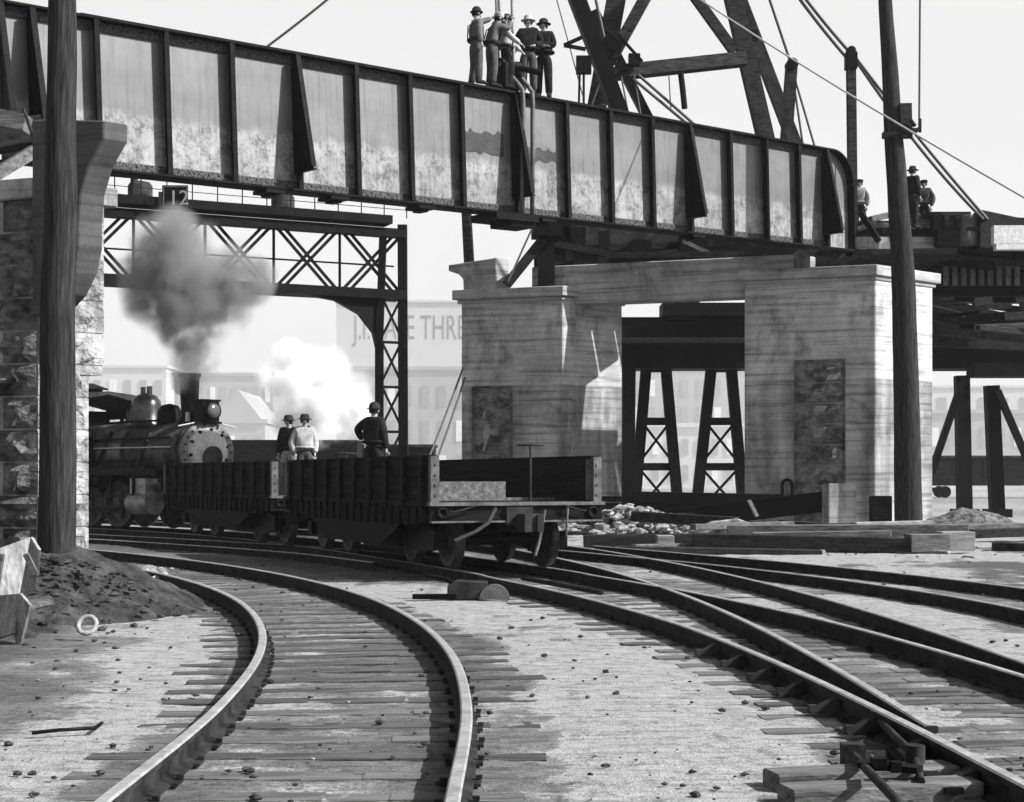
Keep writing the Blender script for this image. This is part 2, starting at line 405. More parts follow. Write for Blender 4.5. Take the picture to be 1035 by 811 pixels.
for k, q in enumerate(tie_meshes):
    me = bpy.data.meshes.new('tie'); me.from_pydata([p for p in q.v], [], q.f); me.materials.append(m_tie if k % 3 else m_tiew); tie_data.append(me)
def track(name, path, dz, label, group, ymax=34, step=.52, ties=True, lens=None, y0=3.5):
    t = thing(name, label, 'track', (path[0].x, path[0].y, 0), 0, group)
    rail(path, -.7525, dz, t); rail(path, .7525, dz, t)
    if ties:
        L = 0; n = 0; rest = MB()
        for i in range(1, len(path)):
            L += (path[i]-path[i-1]).length
            if L > step:
                L = 0
                if path[i].y > ymax or path[i].y < y0 or n >= 100: continue
                n += 1; d = path[i]-path[i-1]
                o = bpy.data.objects.new('tie', random.choice(tie_data)); COL.objects.link(o); o.parent = t
                o.location = path[i]-t.location+Vector((0, 0, random.uniform(-.008, .0)+dz*1.5-.004))+Vector((d.y, -d.x, 0)).normalized()*random.uniform(-.1, .1)
                o.rotation_euler = (0, 0, math.atan2(d.y, d.x)+random.uniform(-.02, .02)); o.scale = (random.uniform(.85, 1.15), (lens or 1)*random.uniform(.96, 1.04), 1)
    return t
t1 = track('railway_track', T1, 0, 'sharply curved track in the foreground, bending left towards the locomotive', 'tracks across the yard', 34, .40)
ta = track('railway_track', TA, 0, 'track under the two gondola wagons, its near rail held by rail braces', 'tracks across the yard', 36)
tb = track('railway_track', TB, -.006, 'track branching from the wagon track, crossing it at the frog', 'tracks across the yard', 36, .56, y0=9)
tc = track('railway_track', TC, -.012, 'track farthest to the right, beside the stacked timbers', 'tracks across the yard', 36, .56)
td = track('railway_track', TD, -.018, 'shaded track passing left of the wagons below the locomotive', 'tracks across the yard', 40, .6)
# braces along the outer side of the near rail of the wagon track
P = offs(TA, -.7525); L = 0
for i in range(1, len(P)):
    L += (P[i]-P[i-1]).length
    if L > .62 and 6.5 < P[i].y < 13.5:
        L = 0; d = (P[i]-P[i-1]).normalized(); r = Vector((d.y, -d.x, 0)); b = MB()
        b.prism([(-.03,.0),(-.22,.0),(-.22,.02),(-.06,.10),(-.03,.105)], P[i]-d*.04, r, (0,0,1), d*.08)
        b.box(P[i]-r*.2+Vector((0,0,.03)), (.05,.05,.05), math.atan2(d.y, d.x))
        b.build('rail_brace', m_steel2, ta)
# guard rail inside the wagon track
gp_ = catmull([(1.1,18.9),(.62,20.3),(.15,21.6)]); 
g = MB(); g.tube([p+Vector((0,0,.1)) for p in gp_], .035, 6); g.build('guard_rail', m_railside, ta)

# ------------------------------------------------------------------ plate girder (local x along, z up, -y faces the camera)
GA = Vector((-5.51, 30.3, 7.316)); GB = Vector((8.69, 43.1, 7.98))
gd = (GB-GA); GL = math.hypot(gd.x, gd.y); gdir = Vector((gd.x/GL, gd.y/GL, 0)); gang = math.atan2(gd.y, gd.x); gsl = gd.z/GL
def gt(px):      # distance along the girder from GA for a column
    k = (px-CX)/FP; return (k*GA.y-GA.x)/(gdir.x-k*gdir.y)
def gpos(px, z=0, out=0):
    t = gt(px); return GA+gdir*t+Vector((0,0,gsl*t+z))+Vector((gdir.y,-gdir.x,0))*out
G0 = gt(2); G1 = gt(858)
Gorg = GA+gdir*G0+Vector((0,0,gsl*G0)); GH = 2.72; LEN = (G1-G0)
gr = thing('plate_girder', 'long riveted steel plate girder being set across the yard, peeling paint along its web', 'bridge girder')
b = MB(); rc = .9
prof = [(0,0),(LEN,0),(LEN,GH-rc)]+[(LEN-rc+rc*math.cos(R(a)), GH-rc+rc*math.sin(R(a))) for a in (15,30,45,60,75,90)]+[(0,GH)]
b.prism(prof, (0,.006,0), (1,0,0), (0,0,1), (0,.012,0)); b.build('web', m_web, gr)
b = MB(); b.box((LEN/2-rc/2,0,GH+.02),(LEN-rc,.46,.04)); b.box((LEN/2-rc/2,0,GH+.052),(LEN-rc-3,.40,.02))
arc = [(LEN-rc+(rc)*math.cos(R(a)), GH-rc+(rc)*math.sin(R(a))) for a in range(90,-1,-10)]
for i in range(len(arc)-1): b.beam((arc[i][0],0,arc[i][1]+.02),(arc[i+1][0],0,arc[i+1][1]+.02),.46,.04,up=(0,.0,1) if i<6 else (1,0,0))
b.box((LEN+.02,0,(GH-rc)/2),(.04,.46,GH-rc)); b.build('top_flange', m_flange, gr)
b = MB(); b.box((LEN/2,0,-.02),(LEN,.46,.04)); b.box((LEN/2,0,-.052),(LEN-4,.40,.02)); b.build('bottom_flange', m_flange, gr)
for zc in (GH-.09, .09):
    b = MB(); b.box((LEN/2-rc/2,-.025,zc),(LEN-rc*1.02,.03,.17))
    for k in range(int((LEN-rc)/.11)):
        b.box((.1+k*.11,-.045,zc+(.035 if k%2 else -.035)),(.035,.02,.035))
    b.build('riveted_angle', m_rivet, gr)
stf = [2,34,98,168,234,300,359,413,465,520,571,615,657,695,736,772,805,833]
knee = {2,34,300,520,695,833}
for s_ in stf:
    x = gt(s_)-G0+.02; b = MB()
    b.box((x,-.115,GH/2),(.03,.20,GH-.005)); b.box((x+.045,-.03,GH/2),(.09,.03,GH-.36)); b.box((x-.045,-.21,GH/2),(.09,.02,GH-.02))
    for k in range(18): b.box((x+.06,-.05,.25+k*(GH-.5)/17),(.03,.02,.03))
    o = b.build('stiffener', m_flange, gr)
    if s_ in knee:
        b = MB(); b.prism([(0,GH-.02),(-.24,GH-.02),(-.68,.42 if s_ not in(2,34) else .4),(-.68,.36),(0,.36)], (x-.075,0,0),(0,1,0),(0,0,1),(.03,0,0))
        b.beam((x-.06,-.24,GH-.02),(x-.06,-.69,.40),.11,.02,up=(0,1,0)); b.box((x-.02,-.34,.35),(.11,.66,.02))
        b.build('knee_bracket', m_flange, gr)
m_patch = worn('dark_primer', .03, .05, 3)
for x0, x1 in ((gt(472)-G0, gt(511)-G0), (gt(526)-G0, gt(564)-G0)):
    n_ = 14; lo_ = [1.30+.10*noise.noise(Vector((k*.5, x0, 0))) for k in range(n_+1)]; hi_ = [1.78+.16*noise.noise(Vector((k*.7, x0, 5))) - .2*(x0 > gt(520)-G0) for k in range(n_+1)]
    X = [x0+(x1-x0)*k/n_ for k in range(n_+1)]
    b = MB(); b.prism(list(zip(X, lo_))+list(zip(X[::-1], hi_[::-1])), (0,-.004,0), (1,0,0), (0,0,1), (0,.003,0)); b.build('paint_patch', m_patch, gr)
for px in (272, 337, 425, 512, 548, 700):
    b = MB(); b.box((gt(px)-G0,0,-.10),(.45,.5,.07)); b.box((gt(px)-G0,0,-.155),(.2,.3,.06)); b.build('seat_plate', m_steel, gr)
b = MB(); xx = gt(522)-G0; b.box((xx-.35,0,-.14),(1.3,.9,.16)); b.box((xx-.1,0,-.27),(.8,.7,.12)); b.build('bearing_shoe', m_steel, gr)
gr.location = Gorg; gr.rotation_euler = (0, -math.atan(gsl), gang)

# ------------------------------------------------------------------ bent: two concrete piers and a cross beam
u = Vector((.943,-.331,0)); g = Vector((.76,.65,0)).normalized()
C0 = Vector((10.2, 43.0, 0))       # front right corner of the right pier
def fpx(px, base=C0, d=u):
    k = (px-CX)/FP; return (k*base.y-base.x)/(d.x-k*d.y)
def pprism(mb, o, a0, a1, b0, b1, z0, z1, mi=0):
    P = [o+u*a+g*b_+Vector((0,0,z)) for z in (z0, z1) for a, b_ in ((a0,b0),(a1,b0),(a1,b1),(a0,b1))]
    return mb.hexa(P, mi)
def rough_blocks(mb, o, a0, a1, z0, z1, rows, amp, th=.06, seed=0, d=u, nrm=None, seg=7, segz=3):
    # rock-faced courses standing proud of the face
    nrm = nrm or -g
    for r_ in range(rows):
        zz0 = z0+(z1-z0)*r_/rows+.012; zz1 = z0+(z1-z0)*(r_+1)/rows-.012; vs = []; fs = []
        for j in range(segz+1):
            for i in range(seg+1):
                e = (i in (0, seg)) or (j in (0, segz))
                k = .01 if e else th+amp*noise.noise(Vector((i*.7+seed, j*.9+r_*3.1, seed)))
                vs.append(o+d*(a0+(a1-a0)*i/seg)+nrm*k+Vector((0,0,zz0+(zz1-zz0)*j/segz)))
        W = seg+1
        for j in range(segz):
            for i in range(seg): fs.append((j*W+i, j*W+i+1, (j+1)*W+i+1, (j+1)*W+i))
        mb.add(vs, fs)
def pier(name, a0, a1, dep, ztop, label, cap_a0, cap_a1, panel, split):
    o = thing(name, label, 'pier', C0+u*((a0+a1)/2), 0, 'concrete piers of the bent')
    O = C0.copy()
    b = MB(); pprism(b, O, a0, a1, 0, dep, -.3, ztop-.32); b.build('shaft', m_conc, o, .03)
    b = MB(); pprism(b, O, cap_a0, cap_a1, -.18, dep+.18, ztop-.30, ztop); pprism(b, O, cap_a0+.09, cap_a1-.09, -.08, dep+.08, ztop-.42, ztop-.302)
    b.build('cap', m_concbeam, o, .02)
    b = MB(); pa0, pa1, pz0, pz1, rows = panel
    rough_blocks(b, O-g*.003, pa0, pa1, pz0, pz1, rows, .22, .07, a0)
    b.build('stone_panel', m_panel, o, fix=False)
    b = MB()
    for (x0,x1,z0,z1) in ((pa0-.07,pa0,pz0,pz1),(pa1,pa1+.07,pz0,pz1),(pa0-.07,pa1+.07,pz1,pz1+.07)):
        P = [O+u*a-g*k+Vector((0,0,z)) for z in (z0,z1) for a,k in ((x0,.035),(x1,.035),(x1,0),(x0,0))]; b.hexa(P)
    b.build('panel_margin', m_stoned, o)
    return o
RZ = zat(268, 43.0); 
aL0, aL1 = fpx(752), 0
pier('concrete_pier', aL0, 0, 2.75, RZ, 'right concrete pier with sunlit side and tall panel of old stone', aL0-.1, .14, (fpx(806), fpx(852), .1, zat(368,44.2), 8), 4.3)
bL0, bL1 = fpx(466), fpx(569)
LZ = zat(290, 46.2)
pier('concrete_pier', bL0, bL1, 2.5, LZ, 'left concrete pier behind the gondola wagon, sun patches on its side', bL0-.16, bL1+.14, (fpx(480), fpx(516), .1, zat(393,47), 4), 4.3)
b = MB(); ob = C0+g*.45
pprism(b, ob, fpx(537, ob), fpx(806, ob), 0, .85, 6.75, 7.93)
tag(b.build('concrete_cross_beam', m_concbeam, None, .03), 'grey concrete cross beam spanning between the two piers under the girder', 'beam')
# wire loop on right pier front
b = MB(); lp = C0+u*fpx(792)-g*.06
b.tube([lp+Vector((0,0,zat(502,44)))]+[lp+u*(.14-.14*math.cos(R(a)))+Vector((0,0,zat(490,44)+.14*math.sin(R(a)))) for a in range(0,181,30)]+[lp+u*.28+Vector((0,0,zat(502,44)))], .045, 8)
tag(b.build('iron_loop', m_iron), 'black iron loop standing against the foot of the right pier', 'loop')
# corbel left of left pier + post
b = MB(); o_ = at(453,0,49.0); o_.z = 0; q = 31.6
pr = [(0,zat(268,49)),(0,zat(274,49)),(.35,zat(278,49)),(.5,zat(283,49)),(.52,LZ-.02),(1.62,LZ-.02),(1.62,zat(263,49))]
b.prism(pr, o_, u, (0,0,1), g*.55); tag(b.build('concrete_corbel', m_concbeam, None, .02), 'small concrete corbel with overhanging lip on the left pier', 'corbel')
b = MB(); b.tube([at(476,300,51.5), at(468,150,51.5)], [.19,.17], 10); tag(b.build('timber_mast', m_timber), 'slim round timber mast behind the corbel of the left pier', 'mast')

# ------------------------------------------------------------------ near stone abutment at the left edge
AO = Vector((-6.19, 20.0, 0)); ab = thing('stone_abutment', 'stone and brick abutment at the left edge with white sunlit side', 'abutment', AO)
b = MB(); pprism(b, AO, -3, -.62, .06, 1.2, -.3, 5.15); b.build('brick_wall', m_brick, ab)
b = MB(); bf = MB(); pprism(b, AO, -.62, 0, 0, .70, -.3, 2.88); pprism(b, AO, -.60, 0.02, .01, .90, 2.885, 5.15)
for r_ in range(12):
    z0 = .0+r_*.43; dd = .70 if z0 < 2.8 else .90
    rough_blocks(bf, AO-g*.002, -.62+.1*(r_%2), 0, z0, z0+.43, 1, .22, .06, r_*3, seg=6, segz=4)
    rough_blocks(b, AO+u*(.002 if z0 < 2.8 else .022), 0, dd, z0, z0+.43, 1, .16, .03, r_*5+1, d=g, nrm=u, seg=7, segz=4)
b.build('stone_courses', m_stone, ab, fix=False); bf.build('shade_painted_quoins', m_stoned, ab, fix=False)  # front quoins take the darker stone, shade put into their colour
b = MB(); pprism(b, AO, -3.2, .05, -.10, 1.1, 5.155, 5.42); b.build('cap_stone', m_concbeam, ab, .02)
z_ = lambda y: zat(y, 19.7)
prc = [(.28,z_(118)),(1.14,z_(125)),(1.14,z_(143)),(.92,z_(168)),(.80,z_(195)),(.76,z_(225)),(.76,z_(250)),(.68,z_(275)),(.52,z_(297)),(.30,z_(312)),(.05,z_(318)),(.05,z_(118))]
b = MB(); b.prism(prc[:-1]+[(.05,z_(118))], AO-g*.12, u, (0,0,1), g*.34); tag(b.build('bracket_wall', m_concdark, None, .015), 'curved concrete bracket behind the near pole, its edge bright with sun', 'bracket')
b = MB(); b.beam(at(-60,108,20.6), at(28,126,20.6), .3, .22); tag(b.build('timber_beam', m_timberx), 'grey squared timber lying above the abutment at the left edge', 'timber')
b = MB(); b.beam(at(-60,150,21.2), at(44,132,21.6), .5, .35)
tag(b.build('timber_beam', m_timberd), 'dark thick timber under the girder at the left edge', 'timber')
b = MB(); b.beam(at(-10,180,20.4), at(36,152,20.9), .16, .16); tag(b.build('timber_brace', m_timberx), 'short slanting brace above the abutment cap', 'brace')
b = MB(); b.tube([at(24,110,20.2),at(30,128,20.2),at(38,150,20.1),at(45,172,20.1)], .022, 6); tag(b.build('iron_rod', m_steel2), 'thin bent iron rod hanging from the timber end', 'rod')

# ------------------------------------------------------------------ poles
def pole(name, pts, label, cat='pole', extra=None):
    t = MB(); n = 14; P = []; Rr = []
    for i in range(len(pts)-1):
        for k in range(12):
            f = k/12; P.append(pts[i][0].lerp(pts[i+1][0], f)); Rr.append(pts[i][1]*(1-f)+pts[i+1][1]*f)
    P.append(pts[-1][0]); Rr.append(pts[-1][1])
    Rr = [r*(1+.05*noise.noise(Vector((i*.6, 3, r)))) for i, r in enumerate(Rr)]
    P = [p+Vector((.03*noise.noise(Vector((i*.23, 1, 1))), 0, 0)) for i, p in enumerate(P)]
    t.tube(P, Rr, 18)
    return t
p0 = at(57,0,18); p0.z = -.3
t = pole('pole', [(Vector((p0.x+.0,18,-.3)), .225), (at(59,300,18), .20), (at(64,-30,18), .155)], '')
tag(t.build('utility_pole', m_pole), 'rough dark timber pole standing in the dirt mound at left', 'pole')
po = thing('timber_pole', 'tall tapering round timber pole in front of the right pier with a small arm', 'pole', at(918,482,40.2).xy.to_3d())
t = pole('', [(Vector((at(919,0,40.2).x,40.2,-.3)), .36), (at(914,300,40.2), .31), (at(903,130,40.2), .24), (at(893,-30,40.2), .16)], ''); t.build('shaft', m_pole, po)
b = MB(); b.beam(at(893,137,39.9), at(930,131,39.9), .12, .1); b.tube([at(921,122,39.8),at(925,128,39.8)], .05, 6); b.box(at(895,137,39.9),(.15,.2,.15)); b.beam(at(930,120,39.9), at(930,134,39.9), .06, .06); b.beam(at(914,124,39.9), at(927,134,39.9), .05, .05); b.build('cross_arm', m_timberd, po)
b = MB(); b.beam(at(915,105,40.0), at(916,140,40.0), .16, .3); b.build('cleat', m_timber, po)

# ------------------------------------------------------------------ dirt mounds and rubble
def mound(name, c, rx, ry, h, mat, label, seed, n=46, kind='stuff', rough=.10):
    b = MB(); vs = []; fs = []
    for j in range(n+1):
        for i in range(n+1):
            X = -1+2*i/n; Y = -1+2*j/n; r = math.hypot(X, Y)
            z = h*max(0, 1-r)**.9*(1.25 if r < .3 else 1)*.8 if r < 1 else 0
            e = 1-sstep(.75, 1.0, r)
            z = h*(math.cos(min(r,1)*math.pi)*.5+.5)+e*(rough*noise.fractal(Vector((X*4+seed, Y*4, seed)), .7, 2, 4)+.02)-.06*(1-e)
            vs.append((c[0]+X*rx, c[1]+Y*ry, z+c[2]))
    W = n+1
    fs = [(j*W+i, j*W+i+1, (j+1)*W+i+1, (j+1)*W+i) for j in range(n) for i in range(n)]
    b.add(vs, fs, 0, True); o = b.build(name, mat, None, fix=False)
    return tag(o, label, name.replace('_', ' '), None, kind)
mound('dirt_mound', (-5.25, 17.9, -.02), 1.9, 2.6, .66, m_dirt, 'dark loose earth heaped round the foot of the left pole', 3, 60)
mound('dirt_mound', (-6.2, 14.6, -.02), 2.0, 3.2, .28, m_dirt, 'low dark earth beside the broken crate', 8, 50)
mound('gravel_heap', (12.6, 42.2, 0), 2.2, 1.2, .62, m_rubble if False else worn('gravel', .03, .14, 6, 1, 1, 0, (1,1,1), 12), 'grey gravel heap beside the foot of the tall pole', 5, 46)
def lumps(name, spots, mat, label, cat, sr=(.03,.08), kind='stuff'):
    b = MB()
    for p in spots:
        r = sr[0]+(sr[1]-sr[0])*random.random()**(3 if kind == 'stuff' and sr[1] < .03 else 1.3); n = 6; seed = random.random()*50
        vs = []; 
        for a, c in ((-.6,.7),(0,1),(.5,.75)):
            for k in range(n):
                th = 2*math.pi*k/n+seed; q = r*c*(1+.9*noise.noise(Vector((k*1.7+seed, a*2, seed))))
                vs.append(Vector(p)+Vector((q*math.cos(th)*1.3, q*math.sin(th), r*a*.8)))
        vs.append(Vector(p)+Vector((0,0,r*.75)))
        fs = [(i*n+k, i*n+(k+1)%n, (i+1)*n+(k+1)%n, (i+1)*n+k) for i in range(2) for k in range(n)]+[(2*n+k, 2*n+(k+1)%n, 3*n) for k in range(n)]
        b.add(vs, fs)
    return tag(b.build(name, mat, None, fix=False), label, cat, None, kind)
sp = []
for _ in range(1500):
    y = 6+34*random.random()**1.8; x = random.uniform(-.36, .36)*y
    sp.append((x, y, .0))
lumps('scattered_cinders', sp, m_clod, 'small dark cinders and clods scattered over the yard', 'cinders', (.003,.026))
sp = [(random.uniform(-.36,.36)*y, y, 0) for y in [6+30*random.random() for _ in range(70)]]
lumps('scattered_chips', sp, m_rubble, 'small pale stone chips scattered over the yard', 'chips', (.004,.015))
sp = []
for _ in range(620):
    a = random.gauss(0,.5); q = random.gauss(0,.35); c = gnd(640,541)
    hh = .75*math.exp(-(a*1.0)**2-(q*1.5)**2)
    sp.append((c.x+a*1.7, c.y+1.0+q*1.6, random.uniform(.1,1)*hh))
lumps('rubble_heap', sp, m_rubble, 'pale broken stone rubble heaped right of the gondola wagon', 'rubble', (.04,.15))
sp = [(gnd(125+random.gauss(0,26),585+random.gauss(0,5)).x, gnd(0,585+random.gauss(0,6)).y, .04) for _ in range(60)]
lumps('plaster_debris', sp, m_rubble, 'pale plaster scraps along the curve beside the abutment', 'debris', (.03,.10))
sp = []
for _ in range(300):
    a = random.uniform(0,6.28); r = abs(random.gauss(0,1.1)); sp.append((-5.3+r*math.cos(a)*1.1, 17.6-abs(r*math.sin(a))*1.6, .66*(math.cos(min(r/1.9,1)*math.pi)*.5+.5)*.95))
lumps('earth_clods', sp, m_clod, 'dark clods lying on the mound at the left pole', 'clods', (.015,.05))
# broken crate
cr = thing('broken_crate', 'broken pale wooden crate lying on the earth at the left edge', 'crate', gnd(10,655))
def quad(mb, pts, th, mi=0):
    pts = [Vector(p) for p in pts]; n = (pts[1]-pts[0]).cross(pts[2]-pts[0]).normalized()*th
    mb.add(pts+[p+n for p in pts], [(3,2,1,0),(4,5,6,7),(0,1,5,4),(1,2,6,5),(2,3,7,6),(3,0,4,7)], mi)
cm = worn('crate_board', .16, .3, 3, .85, .4, 0, (3,3,1), 12)
for i, pp in enumerate(([(-30,575),(8,552),(32,540),(28,590),(10,640),(-30,640)],)):
    pass
for ds, nm in ((([(-22,562),(31,543),(20,600),(-22,610)],14.6,14.9), 'side_board'), (([(20,600),(31,543),(39,556),(36,596)],14.6,14.3), 'end_board'), (([(-22,604),(20,600),(14,640),(-22,652)],14.4,14.1), 'side_board'), (([(14,640),(20,600),(30,612),(18,662)],14.1,13.9), 'end_board')):
    pts, ya, yb = ds; b = MB(); YY = [ya, yb, yb-.15, ya-.1]
    quad(b, [at(p[0],p[1],y) for p, y in zip(pts, YY)], .025); b.build(nm, cm, cr)
b = MB(); b.beam(at(26,560,14.1), at(36,580,14.1), .04, .05); b.beam(at(2,560,14.2), at(-4,600,14.2), .05, .04); b.build('batten', m_timberx, cr)
# planks near the abutment foot
for (a, c, wd, lab) in (((72,575),(108,590),.16,'short dark board lying against the foot of the mound'),((50,613),(86,600),.2,'dark broken box lid on the mound below the pole')):
    b = MB(); pa = gnd(*a, .32) if a[0] == 72 else at(30,612,15.3); pb = gnd(*c, .14) if a[0] == 72 else at(52,606,15.4)
    b.beam(pa, pb, wd, .07); tag(b.build('loose_board', m_timberx), lab, 'board')
m_crate_ring = worn('pale_ring_tone', .2, .3, 9)  # plain pale tone for the small round mark on the dirt
b = MB(); c = gnd(88,640,.06)
b.tube([c+Vector((.085*math.cos(R(a)),.045*math.sin(R(a)),.075+.075*math.sin(R(a)))) for a in range(0,361,20)], .024, 8)
tag(b.build('pale_ring', m_crate_ring), 'small white ring lying on the dark dirt at left', 'ring')
b = MB(); b.tube([gnd(32,741,.02),gnd(60,738,.03),gnd(96,736,.03),gnd(103,731,.02)], .012, 6); tag(b.build('iron_bar', m_iron), 'thin black bar lying on the dust at lower left', 'bar')

# ------------------------------------------------------------------ gondola wagons
def wheelset(par, x):
    b = MB()
    b.lathe([(-.95,.07),(.95,.07)], (x,0,.56), (0,1,0), 10); ax = b.build('axle', m_iron, par)
    for s_ in (-1, 1):
        b = MB(); b.lathe([(0,.40),(.02,.44),(.035,.44),(.04,.415),(.14,.405),(.14,.33),(.09,.31),(.08,.16),(.15,.14),(.15,.05)], (x,s_*.70,.56), (0,s_,0), 28)
        b.build('wheel', m_wheel, par)
m_wheel = worn('wheel_steel', .015, .06, 4, .5, .2, .3)
def bogie(root, x):
    b = MB()
    for s_ in (-1, 1):
        y = s_*.98
        b.prism([(x-.95,.50),(x-.80,.50),(x-.35,.38),(x+.35,.38),(x+.80,.50),(x+.95,.50),(x+.95,.64),(x+.45,.80),(x-.45,.80),(x-.95,.64)], (0,y-.04,0), (1,0,0), (0,0,1), (0,.08,0))
        for xx in (-.82,.82): b.box((x+xx,y+s_*.05,.56),(.26,.14,.26))
    b.box((x,0,.78),(.3,2.1,.16)); b.box((x,0,.9),(.5,.5,.12))
    bg_ = b.build('bogie', m_iron, root)
    wheelset(bg_, x-.82); wheelset(bg_, x+.82)
def gondola(label, Lw, openend, stakes):
    t = thing('gondola_wagon', label, 'wagon', (0,0,0), 0, 'steel gondola wagons ahead of the locomotive'); W = 1.33; zf = 1.16; zt = 1.82
    b = MB(); nb = 12
    for k in range(nb): b.box((Lw/2,-W+ (k+.5)*2*W/nb, zf-.03),(Lw-.05,2*W/nb-.012,.06))
    b.build('floor', m_carwood, t)
    for s_ in (-1, 1):
        b = MB(); nn = 4; hh = (zt-zf)/nn
        for k in range(nn): b.box((Lw/2, s_*(W-.03+.004*(k%2)), zf+hh*(k+.5)), (Lw-.1,.06,hh-.0005))
        b.box((Lw/2,s_*(W-.02),zt+.015),(Lw-.06,.10,.03)); sd_ = b.build('side', m_carwood, t)
        for k in range(stakes):
            x = .35+(Lw-.7)*k/(stakes-1); q = MB()
            q.box((x, s_*(W+.055), (zf+zt)/2-.05), (.10,.06,zt-zf+.12)); q.box((x+.08, s_*(W+.02), zf+.2), (.05,.04,.12)); q.box((x+.08, s_*(W+.02), zt-.12), (.05,.04,.10))
            q.build('stake', m_car, sd_)
        q = MB(); q.prism([(.05,zf-.02),(Lw-.05,zf-.02),(Lw-.05,zf-.30),(Lw-1.5,zf-.34),(Lw-2.5,zf-.72),(2.5,zf-.72),(1.5,zf-.34),(.05,zf-.30)], (0,s_*(W-.02),0), (1,0,0), (0,0,1), (0,-s_*.03,0))
        q.box((Lw/2,s_*W,zf-.04),(Lw-.02,.10,.06))
        for k in range(2*stakes): q.box((.3+(Lw-.6)*k/(2*stakes-1), s_*(W+.0), zf-.22),(.035,.04,.30))
        q.build('side_sill', m_car, t)
    b = MB(); b.box((Lw/2,0,zf-.28),(Lw-.3,.5,.36)); b.build('centre_sill', m_iron, t); b = MB(); b.box((Lw/2,0,.62),(Lw-5.4,1.9,.42)); b.box((Lw/2,.6,.42),(Lw-6,.3,.2)); b.tube([(Lw/2-1.2,-.9,.55),(Lw/2+.6,-.9,.55)],.2,12); b.build('brake_gear', m_iron, t)
    for x, op in ((0, openend), (Lw, False)):
        sg = -1 if x == 0 else 1
        q = MB(); q.box((x+sg*.03,0,zf-.03),(.12,2*W+.16,.05)); q.box((x+sg*.02,0,zf-.29),(.12,2*W+.1,.025))
        q.build('sill_flange', m_carlight, t); q = MB(); q.box((x,0,zf-.17),(.07,2*W+.1,.22)); q.build('end_sill', m_car, t)
        if not op:
            q = MB()
            for k in range(4): q.box((x-sg*.08,0,zf+(zt-zf)*(k+.5)/4),(.05,2*W-.14,(zt-zf)/4-.0005))
            for y in (-.8,0,.8): q.box((x-sg*.02,y,(zf+zt)/2),(.07,.1,zt-zf))
            q.build('end_board', m_carwood, t)
        else:
            q = MB(); q.box((x+1.3,.42,zf+.16),(.06,1.55,.27),.04); q.box((x+1.33,-.1,zf+.02),(.3,2.1,.04)); q.build('end_board', m_timberx, t)
        for s_ in (-1, 1):
            q = MB(); q.box((x-sg*.02,s_*(W-.02),(zf+zt)/2),(.10,.13,zt-zf+.02)); q.box((x-sg*.12,s_*(W-.10),(zf+zt)/2),(.14,.03,zt-zf-.04))
            for k in range(4): q.box((x+sg*.035,s_*(W-.03),zf+.1+k*.15),(.02,.03,.03))
            q.build('corner_post', m_carlight, t)
            q = MB(); q.lathe([(0,.085),(.05,.085),(.055,.06),(.02,.05),(.02,.01)], (x+sg*.035,s_*(W-.12),zf-.16), (sg,0,0), 14); q.build('poling_pocket', m_car, t)
            q = MB(); xx = x+sg*.06
            q.tube([(xx,s_*1.1,zf-.12),(xx+sg*.06,s_*1.06,zf-.15),(xx+sg*.06,s_*.72,zf-.06),(xx,s_*.70,zf-.05)], .012, 6); q.build('grab_iron', m_steel2, t)
        q = MB(); q.box((x+sg*.22,0,zf-.30),(.44,.15,.17)); q.box((x+sg*.50,.02,zf-.30),(.24,.30,.26),bool(1)*.12); q.box((x+sg*.60,-.10,zf-.30),(.18,.09,.24),-.3); q.box((x+sg*.04,0,zf-.22),(.12,.42,.28)); q.build('coupler', m_steel2, t)
        q = MB(); hx = x+sg*.1
        q.tube([(hx,.50,zf-.25),(hx+sg*.15,.46,zf-.10),(hx+sg*.22,.60,zf-.30),(hx+sg*.25,.80,zf-.42),(hx+sg*.3,1.15,zf-.55)], .03, 8); q.build('air_hose', m_steel2, t)
        q = MB(); q.tube([(hx,-.78,zf-.05),(hx+sg*.03,-.75,zf-.3),(hx+sg*.02,-.74,zf-.52)], .02, 6); q.tube([(hx,-.40,zf-.12),(hx,-.30,zf-.62),(hx,-.24,zf-.80)], .03, 6); q.build('brake_rod', m_carlight, t)
    q = MB(); q.tube([(.02,-.22,zf-.3),(.02,-.22,zf+.85)], .018, 8); bs_ = q.build('brake_staff', m_steel2, t)
    q = MB(); ring = [(.02+.20*math.cos(R(a)),-.22+.20*math.sin(R(a)),zf+.84) for a in range(0,361,24)]; q.tube(ring, .014, 6)
    for a in range(0,360,90): q.tube([(.02,-.22,zf+.86),(.02+.2*math.cos(R(a)),-.22+.2*math.sin(R(a)),zf+.84)], .012, 5)
    q.build('brake_wheel', m_steel2, bs_)
    bogie(t, 1.55); bogie(t, Lw-1.55)
    return t
w1 = gondola('nearer gondola wagon with open end and hand brake wheel, stopped in the yard', 8.2, True, 10)
w1.location = (.08, 22.75, 0); w1.rotation_euler = (0,0,R(90+23))
w2 = gondola('farther gondola wagon, coupled between the nearer one and the locomotive', 7.9, False, 11)
w2.location = (-3.55, 31.0, 0); w2.rotation_euler = (0,0,R(90+28))
b = MB(); b.box((0,0,0),(.2,.2,.2)) if False else None

